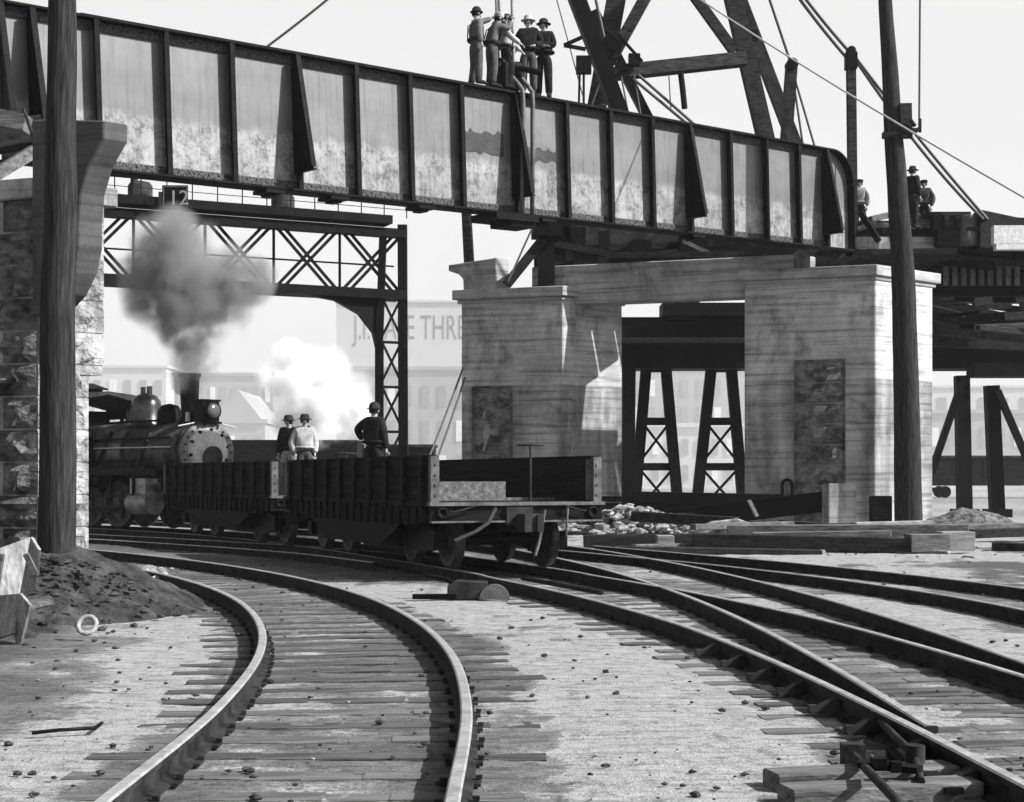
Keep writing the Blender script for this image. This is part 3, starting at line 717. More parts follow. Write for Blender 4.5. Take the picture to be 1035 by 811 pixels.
# ------------------------------------------------------------------ locomotive (x forward, 0 = smokebox front)
lc = thing('steam_locomotive', 'black steam locomotive under smoke, behind the gondola wagons', 'locomotive')
bz = 2.04
b = MB(); b.lathe([(-4.3,.80),(-3.2,.80),(-3.19,.76),(-1.5,.74),(-1.49,.77),(-1.42,.77),(-1.41,.75),(0,.75),(.03,.72)], (0,0,bz), (1,0,0), 36); b.build('boiler', m_boiler, lc)
b = MB()
for x in (-3.3,-2.3,-1.45,-.12): b.lathe([(x,.79),(x+.07,.79)], (0,0,bz), (1,0,0), 36)
b.build('boiler_band', m_steel2, lc)
b = MB(); b.lathe([(.03,.75),(.07,.75),(.075,.58)], (0,0,bz), (1,0,0), 36); fr = b.build('smokebox_front', worn('smokebox_ring', .09, .18, 4, .6, .2), lc)
b = MB(); b.lathe([(.07,.56),(.11,.55),(.18,.42),(.22,.24),(.23,.23)], (0,0,bz+.03), (1,0,0), 32); b.build('smokebox_door', m_polish, fr)
b = MB(); b.lathe([(.22,.27),(.26,.27),(.27,.22),(.275,.05)], (0,.02,bz-.12), (1,0,0), 24); b.build('number_plate', m_steel2, fr)
b = MB()
for k in range(22):
    a = 2*math.pi*k/22; b.box((.085,.66*math.cos(a),bz+.66*math.sin(a)),(.03,.04,.04))
for k in range(10):
    a = 2*math.pi*k/10+.2; b.box((.12,.52*math.cos(a),bz+.03+.52*math.sin(a)),(.06,.07,.07))
b.build('bolt_ring', m_iron, fr)
b = MB(); b.lathe([(0,.30),(.12,.24),(.2,.19),(1.18,.235),(1.19,.27),(1.26,.27),(1.27,.2)], (-.62,0,bz+.68), (0,0,1), 24); b.build('smokestack', m_iron, lc)
b = MB(); b.box((.02,0,bz+.98),(.36,.46,.52)); b.box((.02,0,bz+1.26),(.42,.52,.04)); b.lathe([(0,.22),(.1,.22),(.11,.19)], (.2,0,bz+1.0), (1,0,0), 20); b.box((-.1,0,bz+.72),(.5,.7,.05)); hl = b.build('headlamp', m_iron, lc)
b = MB(); b.lathe([(.1,.175),(.13,.16),(.14,.05)], (.21,0,bz+1.0), (1,0,0), 20); b.build('lamp_lens', m_glass, hl)
b = MB(); b.tube([(.05,-.8,bz+.62),(.05,-.3,bz+.72),(.05,.3,bz+.72),(.05,.8,bz+.62)], .018, 6); b.build('handrail', m_polish, lc)
b = MB(); b.lathe([(0,.42),(.05,.38),(.5,.37),(.66,.34),(.78,.24),(.84,.1),(.86,.02)], (-2.35,0,bz+.68), (0,0,1), 26); b.box((-2.35,.09,bz+1.6),(.12,.08,.22)); b.box((-2.35,-.09,bz+1.58),(.1,.08,.2)); b.build('steam_dome', m_boiler, lc)
b = MB(); b.lathe([(0,.3),(.35,.29),(.5,.2),(.55,.03)], (-1.4,0,bz+.68), (0,0,1), 20); b.build('sand_dome', m_iron, lc)
b = MB(); b.box((-1.0,.32,bz+.78),(.1,.05,.35)); b.lathe([(0,.13),(.05,.11),(.18,.06),(.2,.02)], (-1.0,.32,bz+.80), (0,0,1), 12); b.build('bell', m_polish, lc)
b = MB()
for s_ in (-1,1): b.box((-2.6,s_*1.05,1.62),(5.0,.5,.05)); b.box((-2.6,s_*1.3,1.56),(5.0,.04,.14))
b.build('running_board', m_iron, lc)
for s_ in (-1,1):
    b = MB(); b.lathe([(0,.27),(.04,.30),(.75,.30),(.79,.27)], (-1.25,s_*1.08,.80), (1,0,0), 20); b.box((-.87,s_*1.05,1.22),(.6,.42,.36)); b.build('cylinder', worn('cylinder_jacket', .12,.3,4,.4,.1,.4), lc)
    for k, xx in enumerate((-2.3,-3.5,-4.7)):
        b = MB(); b.lathe([(0,.60),(.03,.64),(.05,.64),(.06,.60),(.13,.60),(.13,.50),(.08,.49),(.08,.14),(.15,.13)], (xx,s_*.70,.75), (0,s_,0), 28); b.box((xx,s_*.8,.75),(.25,.04,.7)); b.build('driving_wheel', m_wheel, lc)
    b = MB(); b.beam((-4.8,s_*.92,.6),(-2.2,s_*.92,.6),.05,.10); b.beam((-.6,s_*.98,.8),(-3.5,s_*.98,.62),.05,.09); b.build('side_rod', m_steel2, lc)
    b = MB(); b.tube([(-.2,s_*.85,bz+.12),(-4.2,s_*.86,bz+.12)], .018, 6); b.build('handrail', m_polish, lc)
b = MB(); b.box((-2.8,0,1.15),(6,1.1,.5)); b.box((.75,0,1.12),(.25,2.5,.34)); b.box((.2,0,1.35),(1.0,2.2,.06)); b.box((1.05,0,.95),(.4,.3,.25))
b.box((.55,0,.42),(.5,1.9,.05)); b.build('frame', m_iron, lc)
b = MB(); b.box((.75,-.9,.7),(.05,.05,.7)); b.box((.75,.9,.7),(.05,.05,.7)); b.box((.95,0,.5),(.3,2.3,.06)); b.build('footboard', m_steel2, lc)
b = MB()
zc0, zc1 = 1.55, 3.35
for s_ in (-1,1):
    y = s_*1.32
    b.box((-5.1,y,(zc0+2.35)/2),(1.9,.05,2.35-zc0)); b.box((-5.1,y,(3.02+zc1)/2),(1.9,.05,zc1-3.02))
    for xx in (-6.0,-5.35,-5.0,-4.2): b.box((xx,y,2.68),(.12,.05,.68))
b.box((-4.18,0,1.9),(.05,2.6,.7)); b.box((-4.18,-.98,2.75),(.05,.66,1.2)); b.box((-4.18,.98,3.25),(.05,.66,.2)); b.box((-4.18,1.25,2.75),(.05,.14,1.2)); b.box((-4.18,.72,2.75),(.05,.14,1.2)); b.box((-6.05,0,2.4),(.05,2.6,1.7))
cb = b.build('cab', m_iron, lc)
b = MB(); pr = [(-1.5,3.33),(-1.2,3.5),(-.7,3.62),(0,3.68),(.7,3.62),(1.2,3.5),(1.5,3.33),(1.5,3.28),(0,3.60),(-1.5,3.28)]
b.prism(pr, (-6.3,0,0), (0,1,0), (0,0,1), (2.35,0,0)); b.build('roof', m_steel2, cb)
b = MB(); b.box((-5.0,0,3.86),(.7,.9,.04),0,0,0,Matrix.Rotation(R(14),3,'Y')); b.box((-5.0,0,3.72),(.5,.7,.18)); b.build('roof_hatch', m_iron, cb)
b = MB(); b.box((-8.3,0,1.0),(3.6,2.5,.4)); b.box((-8.3,0,1.9),(3.5,2.6,1.4)); 
for xx in (-7.2,-9.4):
    for s_ in (-1,1): b.lathe([(0,.42),(.12,.42)], (xx,s_*.7,.56), (0,s_,0), 20)
b.build('tender', m_iron, lc)
for k, (a, c_, rr) in enumerate((((-.3,-.78,bz+.35),(-4.2,-.80,bz+.30),.035),((-1.0,-.80,bz-.15),(-4.0,-.82,bz-.25),.03),((-.9,-.3,bz+.80),(-4.1,-.45,bz+.75),.03),((-1.3,-.62,bz+.5),(-1.3,-1.0,1.7),.04),((-2.9,-.6,bz+.55),(-3.0,-.98,1.7),.04))):
    b = MB(); b.tube([a, tuple((x+y)/2+.02 for x, y in zip(a, c_)), c_], rr, 7); b.build('pipe', m_steel2 if k % 2 else m_iron, lc)
b = MB(); b.lathe([(0,.16),(.35,.17),(.36,.10),(.45,.10),(.46,.16),(.8,.16)], (-3.4,-.98,1.68), (0,0,1), 14); b.build('air_pump', m_iron, lc)
b = MB(); b.lathe([(0,.2),(1.4,.2)], (-3.9,-1.05,1.35), (1,0,0), 14); b.build('air_reservoir', m_iron, lc)
b = MB()
for k in range(4): b.box((-3.7+k*.9,-1.28,1.2),(.05,.06,.7))
b.box((-2.6,-1.29,.98),(3.9,.03,.06)); b.build('step_rail', m_iron, lc)
b = MB(); b.lathe([(0,.05),(.25,.05),(.3,.09),(.34,.03)], (-2.9,.1,bz+.75), (0,0,1), 10); b.lathe([(0,.06),(.3,.05)], (-.35,-.25,bz+.68), (0,0,1), 8); b.build('whistle', m_polish, lc)
lc.scale = (1.12,1.12,1.06); lf = at(208,482,39.6); lc.location = (lf.x, lf.y, 0); lc.rotation_euler = (0,0,R(-42))

# ------------------------------------------------------------------ truss footbridge with number board
tr = thing('truss_bridge', 'dark lattice truss signal bridge with railing and one braced leg, behind the smoke', 'bridge', (at(410,482,56).x,56,0))
TL = at(60,482,51.0); TR = at(408,482,56.3); TL.z = TR.z = 0; td_ = (TR-TL).normalized(); tl = (TR-TL).length; tn = Vector((-td_.y, td_.x, 0)); zb0 = zat(298,56); ztp = zat(232,56)
b = MB()
def tp(x, z, k=0): return TL+td_*x+tn*k+Vector((0,0,z))
b.beam(tp(0,zb0),tp(tl,zb0),.5,.34); b.beam(tp(0,zb0,.7),tp(tl,zb0,.7),.4,.3); b.build('bottom_chord', m_steel, tr)
b = MB(); b.beam(tp(0,ztp-.15),tp(tl,ztp-.15),.5,.26); b.beam(tp(0,ztp+.3),tp(tl-.6,ztp+.3),.9,.30); b.beam(tp(0,ztp,.7),tp(tl,ztp,.7),.4,.3); b.build('top_chord', m_steel, tr)
b = MB(); b.box(tp(tl/2,ztp+.48,1),(tl-1,1.9,.06),math.atan2(td_.y,td_.x)); b.build('walkway', m_timberd, tr)
npn = 5; st_ = tl/npn
for k in range(npn):
    for kk in (0,):
        b = MB(); x0, x1 = k*st_, (k+1)*st_; o2 = kk+.0
        for sh in (0,.28): b.beam(tp(x0+sh,zb0,o2),tp(x1+sh-.3,ztp-.1,o2),.05,.11); b.beam(tp(x1-sh,zb0,o2+.08),tp(x0+.3-sh,ztp-.1,o2+.08),.05,.11)
        b.beam(tp(x0,zb0,o2+.04),tp(x0,ztp,o2+.04),.09,.09)
        b.build('lattice_panel', m_steel, tr)
b = MB(); b.beam(tp(0,(zb0+ztp)/2,1),tp(tl,(zb0+ztp)/2,1),.04,.06); b.build('middle_strut', m_steel, tr)
b = MB()
for x in [tl*k/14 for k in range(15)]: b.tube([tp(x,ztp+.4,-.3),tp(x,ztp+1.55,-.3)], .022, 5)
for zz in (.75,1.05,1.5): b.tube([tp(0,ztp+zz,-.3),tp(tl+.3,ztp+zz-.05,-.3)], .014, 5)
b.build('railing', m_steel, tr)
for px in (147, 292):
    b = MB(); x = (at(px,482,52.2 if px<200 else 54.5)-TL).dot(td_); b.lathe([(0,.42),(.5,.42),(.62,.34),(.68,.1)], tp(x,ztp+.5,.8), (0,0,1), 14); b.tube([tp(x-.25,ztp+.5,.6),tp(x-.25,ztp+2.3,.6)], .13, 6); b.build('signal_drum', m_steel2, tr)
def leg(x, kk):
    b = MB(); P = lambda a,z: tp(x+a,z,kk)
    b.beam(P(.0,0),P(-.05,ztp+.2),.34,.34); b.beam(P(-.95,0),P(-.95,zb0-1.8),.3,.3); b.beam(P(-.95,zb0-1.8),P(-.8,ztp),.3,.26)
    n = 5; h = zb0/n
    for i in range(n): b.beam(P(-.9,i*h),P(-.05,(i+1)*h),.06,.08); b.beam(P(-.05,i*h),P(-.9,(i+1)*h),.06,.08); b.beam(P(-.95,(i+1)*h-.1),P(0,(i+1)*h-.1),.08,.1)
    pts = [(-.95,zb0-2.2),(-1.15,zb0-1.4),(-1.7,zb0-.75),(-2.6,zb0-.30),(-3.6,zb0-.17),(-.9,zb0-.17)]
    b.prism(pts, tp(x,0,kk), td_, (0,0,1), tn*.3)
    b.build('leg', m_steel, tr)
leg(tl, 0)
for xx in (.3,): b = MB(); b.beam(tp(xx,0,0),tp(xx,ztp if xx<1.5 else zb0,0),.32,.32); b.build('end_post', m_steel, tr)
# number board 12
nb_ = thing('number_board', 'dark square board with a pale 12 on the bridge railing', 'sign', at(177,225,51.6))
b = MB(); b.box(at(177,199,51.6),(.86,.06,.76)); b.build('board', m_steel, nb_)
b = MB()
for z in (-1,1): b.box(at(177,199,51.55)+Vector((0,0,z*.34)),(.80,.02,.03)); b.box(at(177,199,51.55)+Vector((z*.39,0,0)),(.03,.02,.68))
b.build('border', m_carlight, nb_)
def text(s, size, loc, rz, mat, name, parent, depth=.01, sx=1.0):
    cu = bpy.data.curves.new('t', 'FONT'); cu.body = s; cu.size = size; cu.extrude = depth; cu.align_x = 'LEFT'; cu.offset = 0
    o = bpy.data.objects.new('t', cu); COL.objects.link(o); dg = bpy.context.evaluated_depsgraph_get(); dg.update()
    me = bpy.data.meshes.new_from_object(o.evaluated_get(dg)); bpy.data.objects.remove(o)
    M = Matrix.Translation(Vector(loc)-root_of(parent).location)@Matrix.Rotation(rz,4,'Z')@Matrix.Rotation(R(90),4,'X')@Matrix.Diagonal((sx,1,1,1))
    me.transform(M); me.materials.clear(); me.materials.append(mat)
    ob = bpy.data.objects.new(name, me); COL.objects.link(ob); ob.parent = parent; return ob
text('12', .70, at(170,207,51.53), 0, m_rope, 'numerals', nb_)
b = MB(); b.box(at(167,203,51.9),(.45,.06,.6)); tag(b.build('signal_plate', m_steel2), 'plain grey plate behind the number board', 'plate')

# ------------------------------------------------------------------ old steel viaduct behind the bent
def tower(pxl, pxr, pxtop, Y, ytop, label):
    t = thing('trestle_tower', label, 'trestle', at((pxl+pxr)/2,482,Y).xy.to_3d(), 0, 'steel trestle towers of the old viaduct')
    b0 = Vector((at(pxl,482,Y).x,Y,0)); b1 = Vector((at(pxr,482,Y).x,Y,0)); top = at(pxtop,ytop,Y); 
    a0 = top+Vector((-.38,0,0)); a1 = top+Vector((.38,0,0))
    for p, q in ((b0,a0),(b1,a1)):
        b = MB(); b.beam(p,q,.42,.34,up=(0,1,0)); b.box(p+Vector((0,0,.1)),(.8,.8,.2)); b.build('leg', m_steel, t)
    for f in (.32,.62,.97):
        b = MB(); p, q = b0.lerp(a0,f), b1.lerp(a1,f); b.beam(p,q,.2,.3); b.build('strut', m_steel, t)
    b = MB()
    for f0, f1 in ((.0,.32),(.34,.62)): b.beam(b0.lerp(a0,f0),b1.lerp(a1,f1),.07,.1); b.beam(b1.lerp(a1,f0)+Vector((0,.1,0)),b0.lerp(a0,f1)+Vector((0,.1,0)),.07,.1)
    b.build('cross_bracing', m_steel, t); return t
tower(641,686,663,61,368,'narrow dark trestle tower just right of the left pier'); tower(703,752,729,61,368,'narrow dark trestle tower just left of the right pier')
b = MB(); b.beam((at(634,482,60).x,60,0),at(636,330,60),.62,.5); tag(b.build('steel_column', m_steel), 'dark steel column close beside the left pier', 'column')
for a0, a1, a2, a3, lab in (((975,0),(972,380),(944,470),(973,385),'steel column with brace leaning left, right of the tall pole'),((1008,0),(1002,390),(1045,480),(1008,395),'steel column with brace leaning right, at the right edge')):
    t = thing('trestle_column', lab, 'column', at(a0[0],482,58).xy.to_3d())
    b = MB(); b.beam(at(a0[0],482,58).xy.to_3d(),at(a1[0],a1[1],58),.5,.45,up=(0,1,0)); b.box(at(a0[0],520,58),(.9,.8,.4)); b.build('column', m_steel, t)
    b = MB(); p = at(a3[0],a3[1],57.6); q = at(a2[0],a2[1],57.6); b.beam(p,p+(q-p)*1.45,.24,.24,up=(0,1,0)); b.build('brace', m_steel, t)
vd = thing('old_viaduct', 'dark old elevated railway deck of steel girders behind the bent', 'viaduct', at(800,482,60).xy.to_3d())
def span(name, p0, p1, Y0, Y1, ya, yb, wd, mat, par):
    b = MB(); A = at(p0,(ya+yb)/2,Y0); Bp = at(p1,(ya+yb)/2,Y1); b.beam(A,Bp,wd,(yb-ya)*(Y0+Y1)/2/FP); return b.build(name, mat, par)
span('lower_girder',600,1120,61,60,350,374,1.6,m_steel,vd); span('upper_girder',600,1120,62,59,322,343,1.2,m_steel,vd); span('top_plate',668,760,60,60,308,321,1.4,m_steel,vd)
span('cap_timber',610,770,60.2,60.2,344,349,2.4,m_timberd,vd)
span('stringer',940,1120,56,54,300,306,1.0,m_timberx,vd)
for p, d in ((at(953,328,58),(1.0,1,1.5)),(at(1010,375,58),(2.2,1,.5)),(at(690,314,60),(1.2,1,.8))): b = MB(); b.box(p,d); b.build('bearing_block', m_steel, vd)
# new deck at the right, at the height of the bent
dk = thing('timber_deck', 'cluttered working deck of timbers and plates at right, carrying the men', 'deck', at(960,482,50).xy.to_3d())
span('plate_girder',862,1120,48.5,50,268,300,.35,m_steel,dk)
b = MB()
for k in range(9): b.box(at(956+k*9,276,48.3)+Vector((0,0,0)),(.16,.06,.8)) 
b.build('web_stiffener', m_carlight, dk)
span('deck_slab',842,1120,50,51,236,252,5,m_timberd,dk); span('edge_timber',862,1000,47.6,48.8,226,236,.5,m_timberd,dk); span('fascia_plate',866,944,47.2,47.6,240,266,.2,m_concbeam,dk)
for (x0,y0,x1,y1,Y,wd,h,mt) in ((925,226,990,232,47.5,.4,.25,m_timberx),(960,236,1060,256,48,.4,.3,m_timberd),(940,304,1050,330,52,.3,.3,m_timberx),(945,292,1050,300,52,.3,.3,m_timberx),(938,318,1050,345,53,.4,.3,m_timberd),(940,345,1060,352,56,.5,.35,m_timberd),(944,262,1060,270,48.2,.9,.18,m_steel2),(955,250,1035,262,48,.6,.2,m_timberd),(880,222,905,216,48,.2,.2,m_timberx),(866,232,884,226,47,.15,.15,m_timberx)):
    b = MB(); b.beam(at(x0,y0,Y),at(x1,y1,Y+.4),wd,h); b.build('timber', mt, dk)
rs = random.Random(4)
for k in range(34):
    px, py, Y = rs.uniform(945,1045), rs.choice((228,238,244,256,262,296,302,312,322,334,340)), rs.uniform(46.6,52)
    ln = rs.uniform(.5,2.8); q = at(px,py+rs.uniform(-4,4),Y); an = rs.uniform(-.35,.35)
    b = MB(); b.beam(q, q+Vector((ln*math.cos(an), ln*math.sin(an), rs.uniform(-.18,.12)*ln)), rs.uniform(.1,.35), rs.uniform(.08,.28)); b.build('timber', rs.choice((m_timberd,m_timberd,m_steel,m_timberx,m_timber,m_steel2,m_carlight)), dk)
for k in range(12):
    px = 872+k*6.2; q = at(px, 231+rs.uniform(-5,1), 47.2+rs.random()); b = MB(); b.beam(q, q+Vector((rs.uniform(.3,1.1), rs.uniform(-.2,.2), rs.uniform(-.1,.25))), .16, .14); b.build('scrap', rs.choice((m_timberd,m_timberx,m_steel2)), dk)
b = MB(); b.box(at(955,234,47.5),(.7,.8,1.0)); b.box(at(955,218,47.4),(1.4,.7,.12)); 
for k in (-1,0,1): b.box(at(955,225,47.3)+Vector((k*.35,0,0)),(.15,.5,.5))
b.build('bollard_frame', m_timberd, dk)
b = MB(); b.lathe([(0,.3),(.9,.28),(.92,.1)], at(978,248,47.2), (0,0,1), 14); tag(b.build('pale_barrel', m_carlight), 'pale barrel on the working deck at right', 'barrel')
b = MB(); b.prism([(0,0),(2.6,-.1),(4.5,-.1),(4.5,.75),(3.0,.95),(1.2,.95),(0,1.15)], at(991,250,46.8), (1,.2,0), (0,0,1), (0,1.6,0)); tag(b.build('anchor_housing', m_timberd), 'dark covered frame holding the cables at the right edge', 'housing')
b = MB(); b.box(at(1030,238,46.2),(1.6,.3,.55)); b.box(at(1034,250,46.2),(1.7,.3,.18)); tag(b.build('painted_board', m_white), 'white painted board at the right end of the deck', 'board')
# dark stringers on top of the cross beam, under the girder
sr = thing('timber_falsework', 'dark jumble of stringers and blocking on the cross beam under the girder', 'falsework', at(680,482,47).xy.to_3d())
for (x0,y0,x1,y1,Y,wd,h,mt) in ((540,266,840,258,48.6,1.4,.7,m_timberd),(560,236,690,250,49.2,.5,.6,m_steel2),(548,228,840,256,50.5,1.2,.5,m_steel),(600,252,720,246,47.6,.25,.22,m_timberd),(556,246,640,262,47.2,.2,.2,m_timberd),(640,250,860,262,50,.6,.6,m_steel),(690,244,716,256,46.8,.16,.12,m_carlight)):
    b = MB(); b.beam(at(x0,y0,Y),at(x1,y1,Y),wd,h); b.build('stringer', mt, sr)
for x0, x1 in ((2.9,6.9),(6.9,10.4),(10.4,13)):  # planks added to shade the left pier's side, gapped for a sun patch
    n_ = 5
    for k in range(n_):
        if x0 == 6.9 and k != 2: continue
        b = MB(); b.beam((x0, 46.3+k*.72-x0*.1, 8.12+.03*(k%2)), (x1, 46.3+k*.72-x1*.1, 8.12+.03*(k%2)), .66, .16); b.build('added_shade_plank', m_timberd, sr)
for px, y in ((566,232),(580,240),(610,244),(648,255),(700,250),(560,254),(592,262)):
    b = MB(); b.box(at(px,y,47.4),(random.uniform(.3,.9),.5,random.uniform(.35,.9))); b.build('block', m_steel, sr)
b = MB(); b.beam(at(512,288,46.5), at(549,242,46.6), .3, .3); tag(b.build('raking_shore', m_timberd), 'dark raking strut rising from the left pier cap to the girder', 'strut')
b = MB(); b.beam(at(552,300,46.6), at(552,228,46.8), .5, .5); b.box(at(552,232,46.7),(.9,.9,.5)); tag(b.build('steel_post', m_steel), 'short black post under the girder above the left pier', 'post')
for k, px in enumerate((812, 848)):
    b = MB(); p = at(px,250,43.6 if px<830 else 44.2); b.box((p.x,p.y+.2,(RZ+7.95)/2),(.35,.6,7.95-RZ)); tag(b.build('packing_block', m_steel2 if k else m_carlight), ('pale' if not k else 'dark')+' packing block between girder and right pier cap', 'block', 'packing blocks')
b = MB(); b.beam(at(870,215,44.5), at(888,244,44.2), .16, .16); b.beam(at(862,255,44), at(880,258,44), .16, .2); tag(b.build('angle_strut', m_steel), 'dark slanting strut at the right end of the girder', 'strut')

# ------------------------------------------------------------------ derrick above the girder
dz_ = thing('erection_derrick', 'big timber and steel erection derrick rising above the girder', 'derrick', at(690,482,50).xy.to_3d())
def mem(name, pts, Y, wd, h, mt, par=dz_):
    b = MB(); A = at(pts[0],pts[1],Y[0]); Bq = at(pts[2],pts[3],Y[1]); b.beam(A,Bq,wd,h,up=(0,1,0)); return b.build(name, mt, par)
mem('boom',(572,-30,640,150),(46,46),.46,.6,m_steel)
mem('mast',(628,-30,600,125),(48,48),.6,.7,m_timber); mem('mast_strut',(662,-20,618,60),(47.5,47.5),.35,.45,m_timber)
mem('sill_strut',(600,12,660,130),(49,49),.3,.4,m_steel)
mem('tie_beam',(622,74,752,60),(47.5,48.5),.4,.46,m_timber)
mem('leg',(734,-30,776,150),(49,49),.5,.50,m_timber); mem('leg',(742,-15,805,150),(50,50),.4,.34,m_steel2); mem('brace',(690,-20,742,52),(48.5,48.5),.3,.28,m_timber)
mem('post',(800,66,794,150),(51,51),.36,.36,m_timber)
for p, d in ((at(641,61,47.2),.35),(at(761,36,49.5),.3)): b = MB(); b.box(p,(d,.3,d)); b.build('bolt_block', m_steel, dz_)
for p, q in ((at(620,44,47),.32),(at(800,66,50.8),.2)): b = MB(); b.lathe([(-.25,q*.9),(-.2,q),(-.05,q*.8),(.05,q*.8),(.2,q),(.25,q*.9),(.3,q*.3)], p, (0,1,0), 16); b.build('sheave', m_steel, dz_)
for k in range(9):
    b = MB(); c_ = at(618+random.uniform(-10,22), 30+k*6, 46.4); b.beam(c_, c_+Vector((random.uniform(-.7,.7),random.uniform(-.2,.3),random.uniform(-.9,.3))), .09,.09); b.build('fitting', m_steel, dz_)
b = MB(); b.beam(at(570,46,45.5),at(588,38,45.5),.1,.1); b.beam(at(570,46,45.5),at(592,50,45.5),.1,.1); b.build('outrigger', m_steel, dz_)
b = MB(); b.box(at(590,66,45.6),(.45,.3,.5)); b.tube([at(586,70,45.6),at(585,110,45.6)], .04, 6); b.tube([at(590,70,45.6),at(590,110,45.6)], .04, 6); b.build('pulley_block', m_steel, dz_)
b = MB(); b.tube([at(688,74,47.6),at(690,90,47.6),at(692,110,47.6)], .10, 6); b.build('hanging_rope', m_steel, dz_)
for pts, r_ in (([(596,112),(606,84)],.03),([(606,84),(622,70)],.02),([(640,80),(700,130)],.05),([(645,76),(704,128)],.05),([(628,78),(638,130)],.03),([(641,76),(648,120)],.03),([(676,76),(678,110)],.02),([(600,-10),(612,45)],.05),([(560,-10),(590,100)],.02)):
    b = MB(); b.tube([at(p[0],p[1],47) for p in pts], r_, 5); b.build('rigging_line', m_wire, dz_)
post = thing('timber_post', 'square timber post with iron cap carrying two cables, right end of girder', 'post', at(861,482,47).xy.to_3d())
b = MB(); b.beam(at(862,228,47),at(860,56,47),.26,.26,up=(0,1,0)); b.build('shaft', m_timber, post); b = MB(); b.box(at(860,62,47),(.34,.34,.5)); b.lathe([(-.12,.14),(.12,.14)], at(860,52,47), (0,1,0), 12); b.build('cap_iron', m_steel, post)
def cable(pts, r_, mt, label):
    b = MB(); b.tube(pts, r_, 6); return tag(b.build('cable', mt), label, 'cable')
def sag(a, b_, s_, n=14): return [a.lerp(b_, i/n)-Vector((0,0,s_*4*(i/n)*(1-i/n))) for i in range(n+1)]
cable(sag(at(806,-12,46),at(859,53,47),.05),.05,m_wire,'upper of two guy cables running down to the square post')
cable(sag(at(800,-12,46),at(857,60,47),.05),.05,m_wire,'lower of two guy cables running down to the square post')
cable(sag(at(861,53,47),at(998,222,46.8),.1),.05,m_wire,'guy cable from the square post to the covered frame, upper strand')
cable(sag(at(863,58,47),at(994,222,46.8),.25),.05,m_wire,'guy cable from the square post to the covered frame, lower strand')
cable(sag(at(696,-8,40),at(1060,214,30),.1),.022,m_wirel,'thin pale cable crossing the sky in front of the tall pole')
cable(sag(at(258,56,60),at(345,-12,60),.05),.05,m_wire,'lone dark guy cable crossing the sky at upper left')
cable([at(930,-10,43),at(929,132,43)],.03,m_wire,'thin vertical line hanging right of the tall pole')
cable(sag(at(774,-12,51),at(800,66,51),0),.05,m_wire,'cable coming down onto the short post left of the girder end'); cable([at(800,68,51),at(824,150,51)],.04,m_wire,'cable fanning from the short post, right strand'); cable([at(800,68,51),at(812,150,51)],.04,m_wire,'cable fanning from the short post, left strand')
cable(sag(at(468,372,40),at(432,466,37),.05),.03,m_wire,'guy cable left of the left pier, outer strand'); cable(sag(at(470,382,40),at(441,466,37),.05),.03,m_wire,'guy cable left of the left pier, inner strand')
cable([at(540,226,40),at(514,284,44)],.03,m_wirel,'pale line from the girder foot down to the left pier cap')
# sling round the girder and tackle
sgx = 520
slg = thing('lifting_sling', 'heavy chain sling and shackle wrapped over the girder between the men', 'sling', gpos(518,2.78))
b = MB()
for dx in (0,.30):
    e = gpos(518,0); o_ = lambda z, k: e+gdir*dx+Vector((gdir.y,-gdir.x,0))*k+Vector((0,0,z+gsl*dx))
    b.tube([o_(3.4,0)-gdir*.4*1.0,o_(2.95,.20),o_(2.78,.34),o_(2.5,.36),o_(1.2,.36),o_(-.08,.34),o_(-.12,0),o_(-.08,-.30)], .055, 8)
b.build('sling_strand', m_carlight, slg)
b = MB(); e = gpos(515,2.85); b.box(e+Vector((0,0,.28)),(.55,.35,.55),gang); b.lathe([(-.3,.13),(.3,.13)], e+Vector((0,0,.55)), gdir, 10); b.tube([e+Vector((-.1,0,.5)),e+Vector((.3,-.1,.45)),e+Vector((.75,-.1,.35))], .07, 8); b.build('shackle', m_iron, slg)
b = MB(); tpz = at(504,-20,34.8); b.tube([e+Vector((-.25,0,.5)),at(501,-20,35.3)], .04, 6); b.tube([e+Vector((-.15,0,.5)),at(503.5,-20,35.3)], .04, 6); b.tube([e+Vector((.1,0,.6)),at(517,-20,35.4)], .045, 6); b.build('hoist_rope', m_rope, slg)

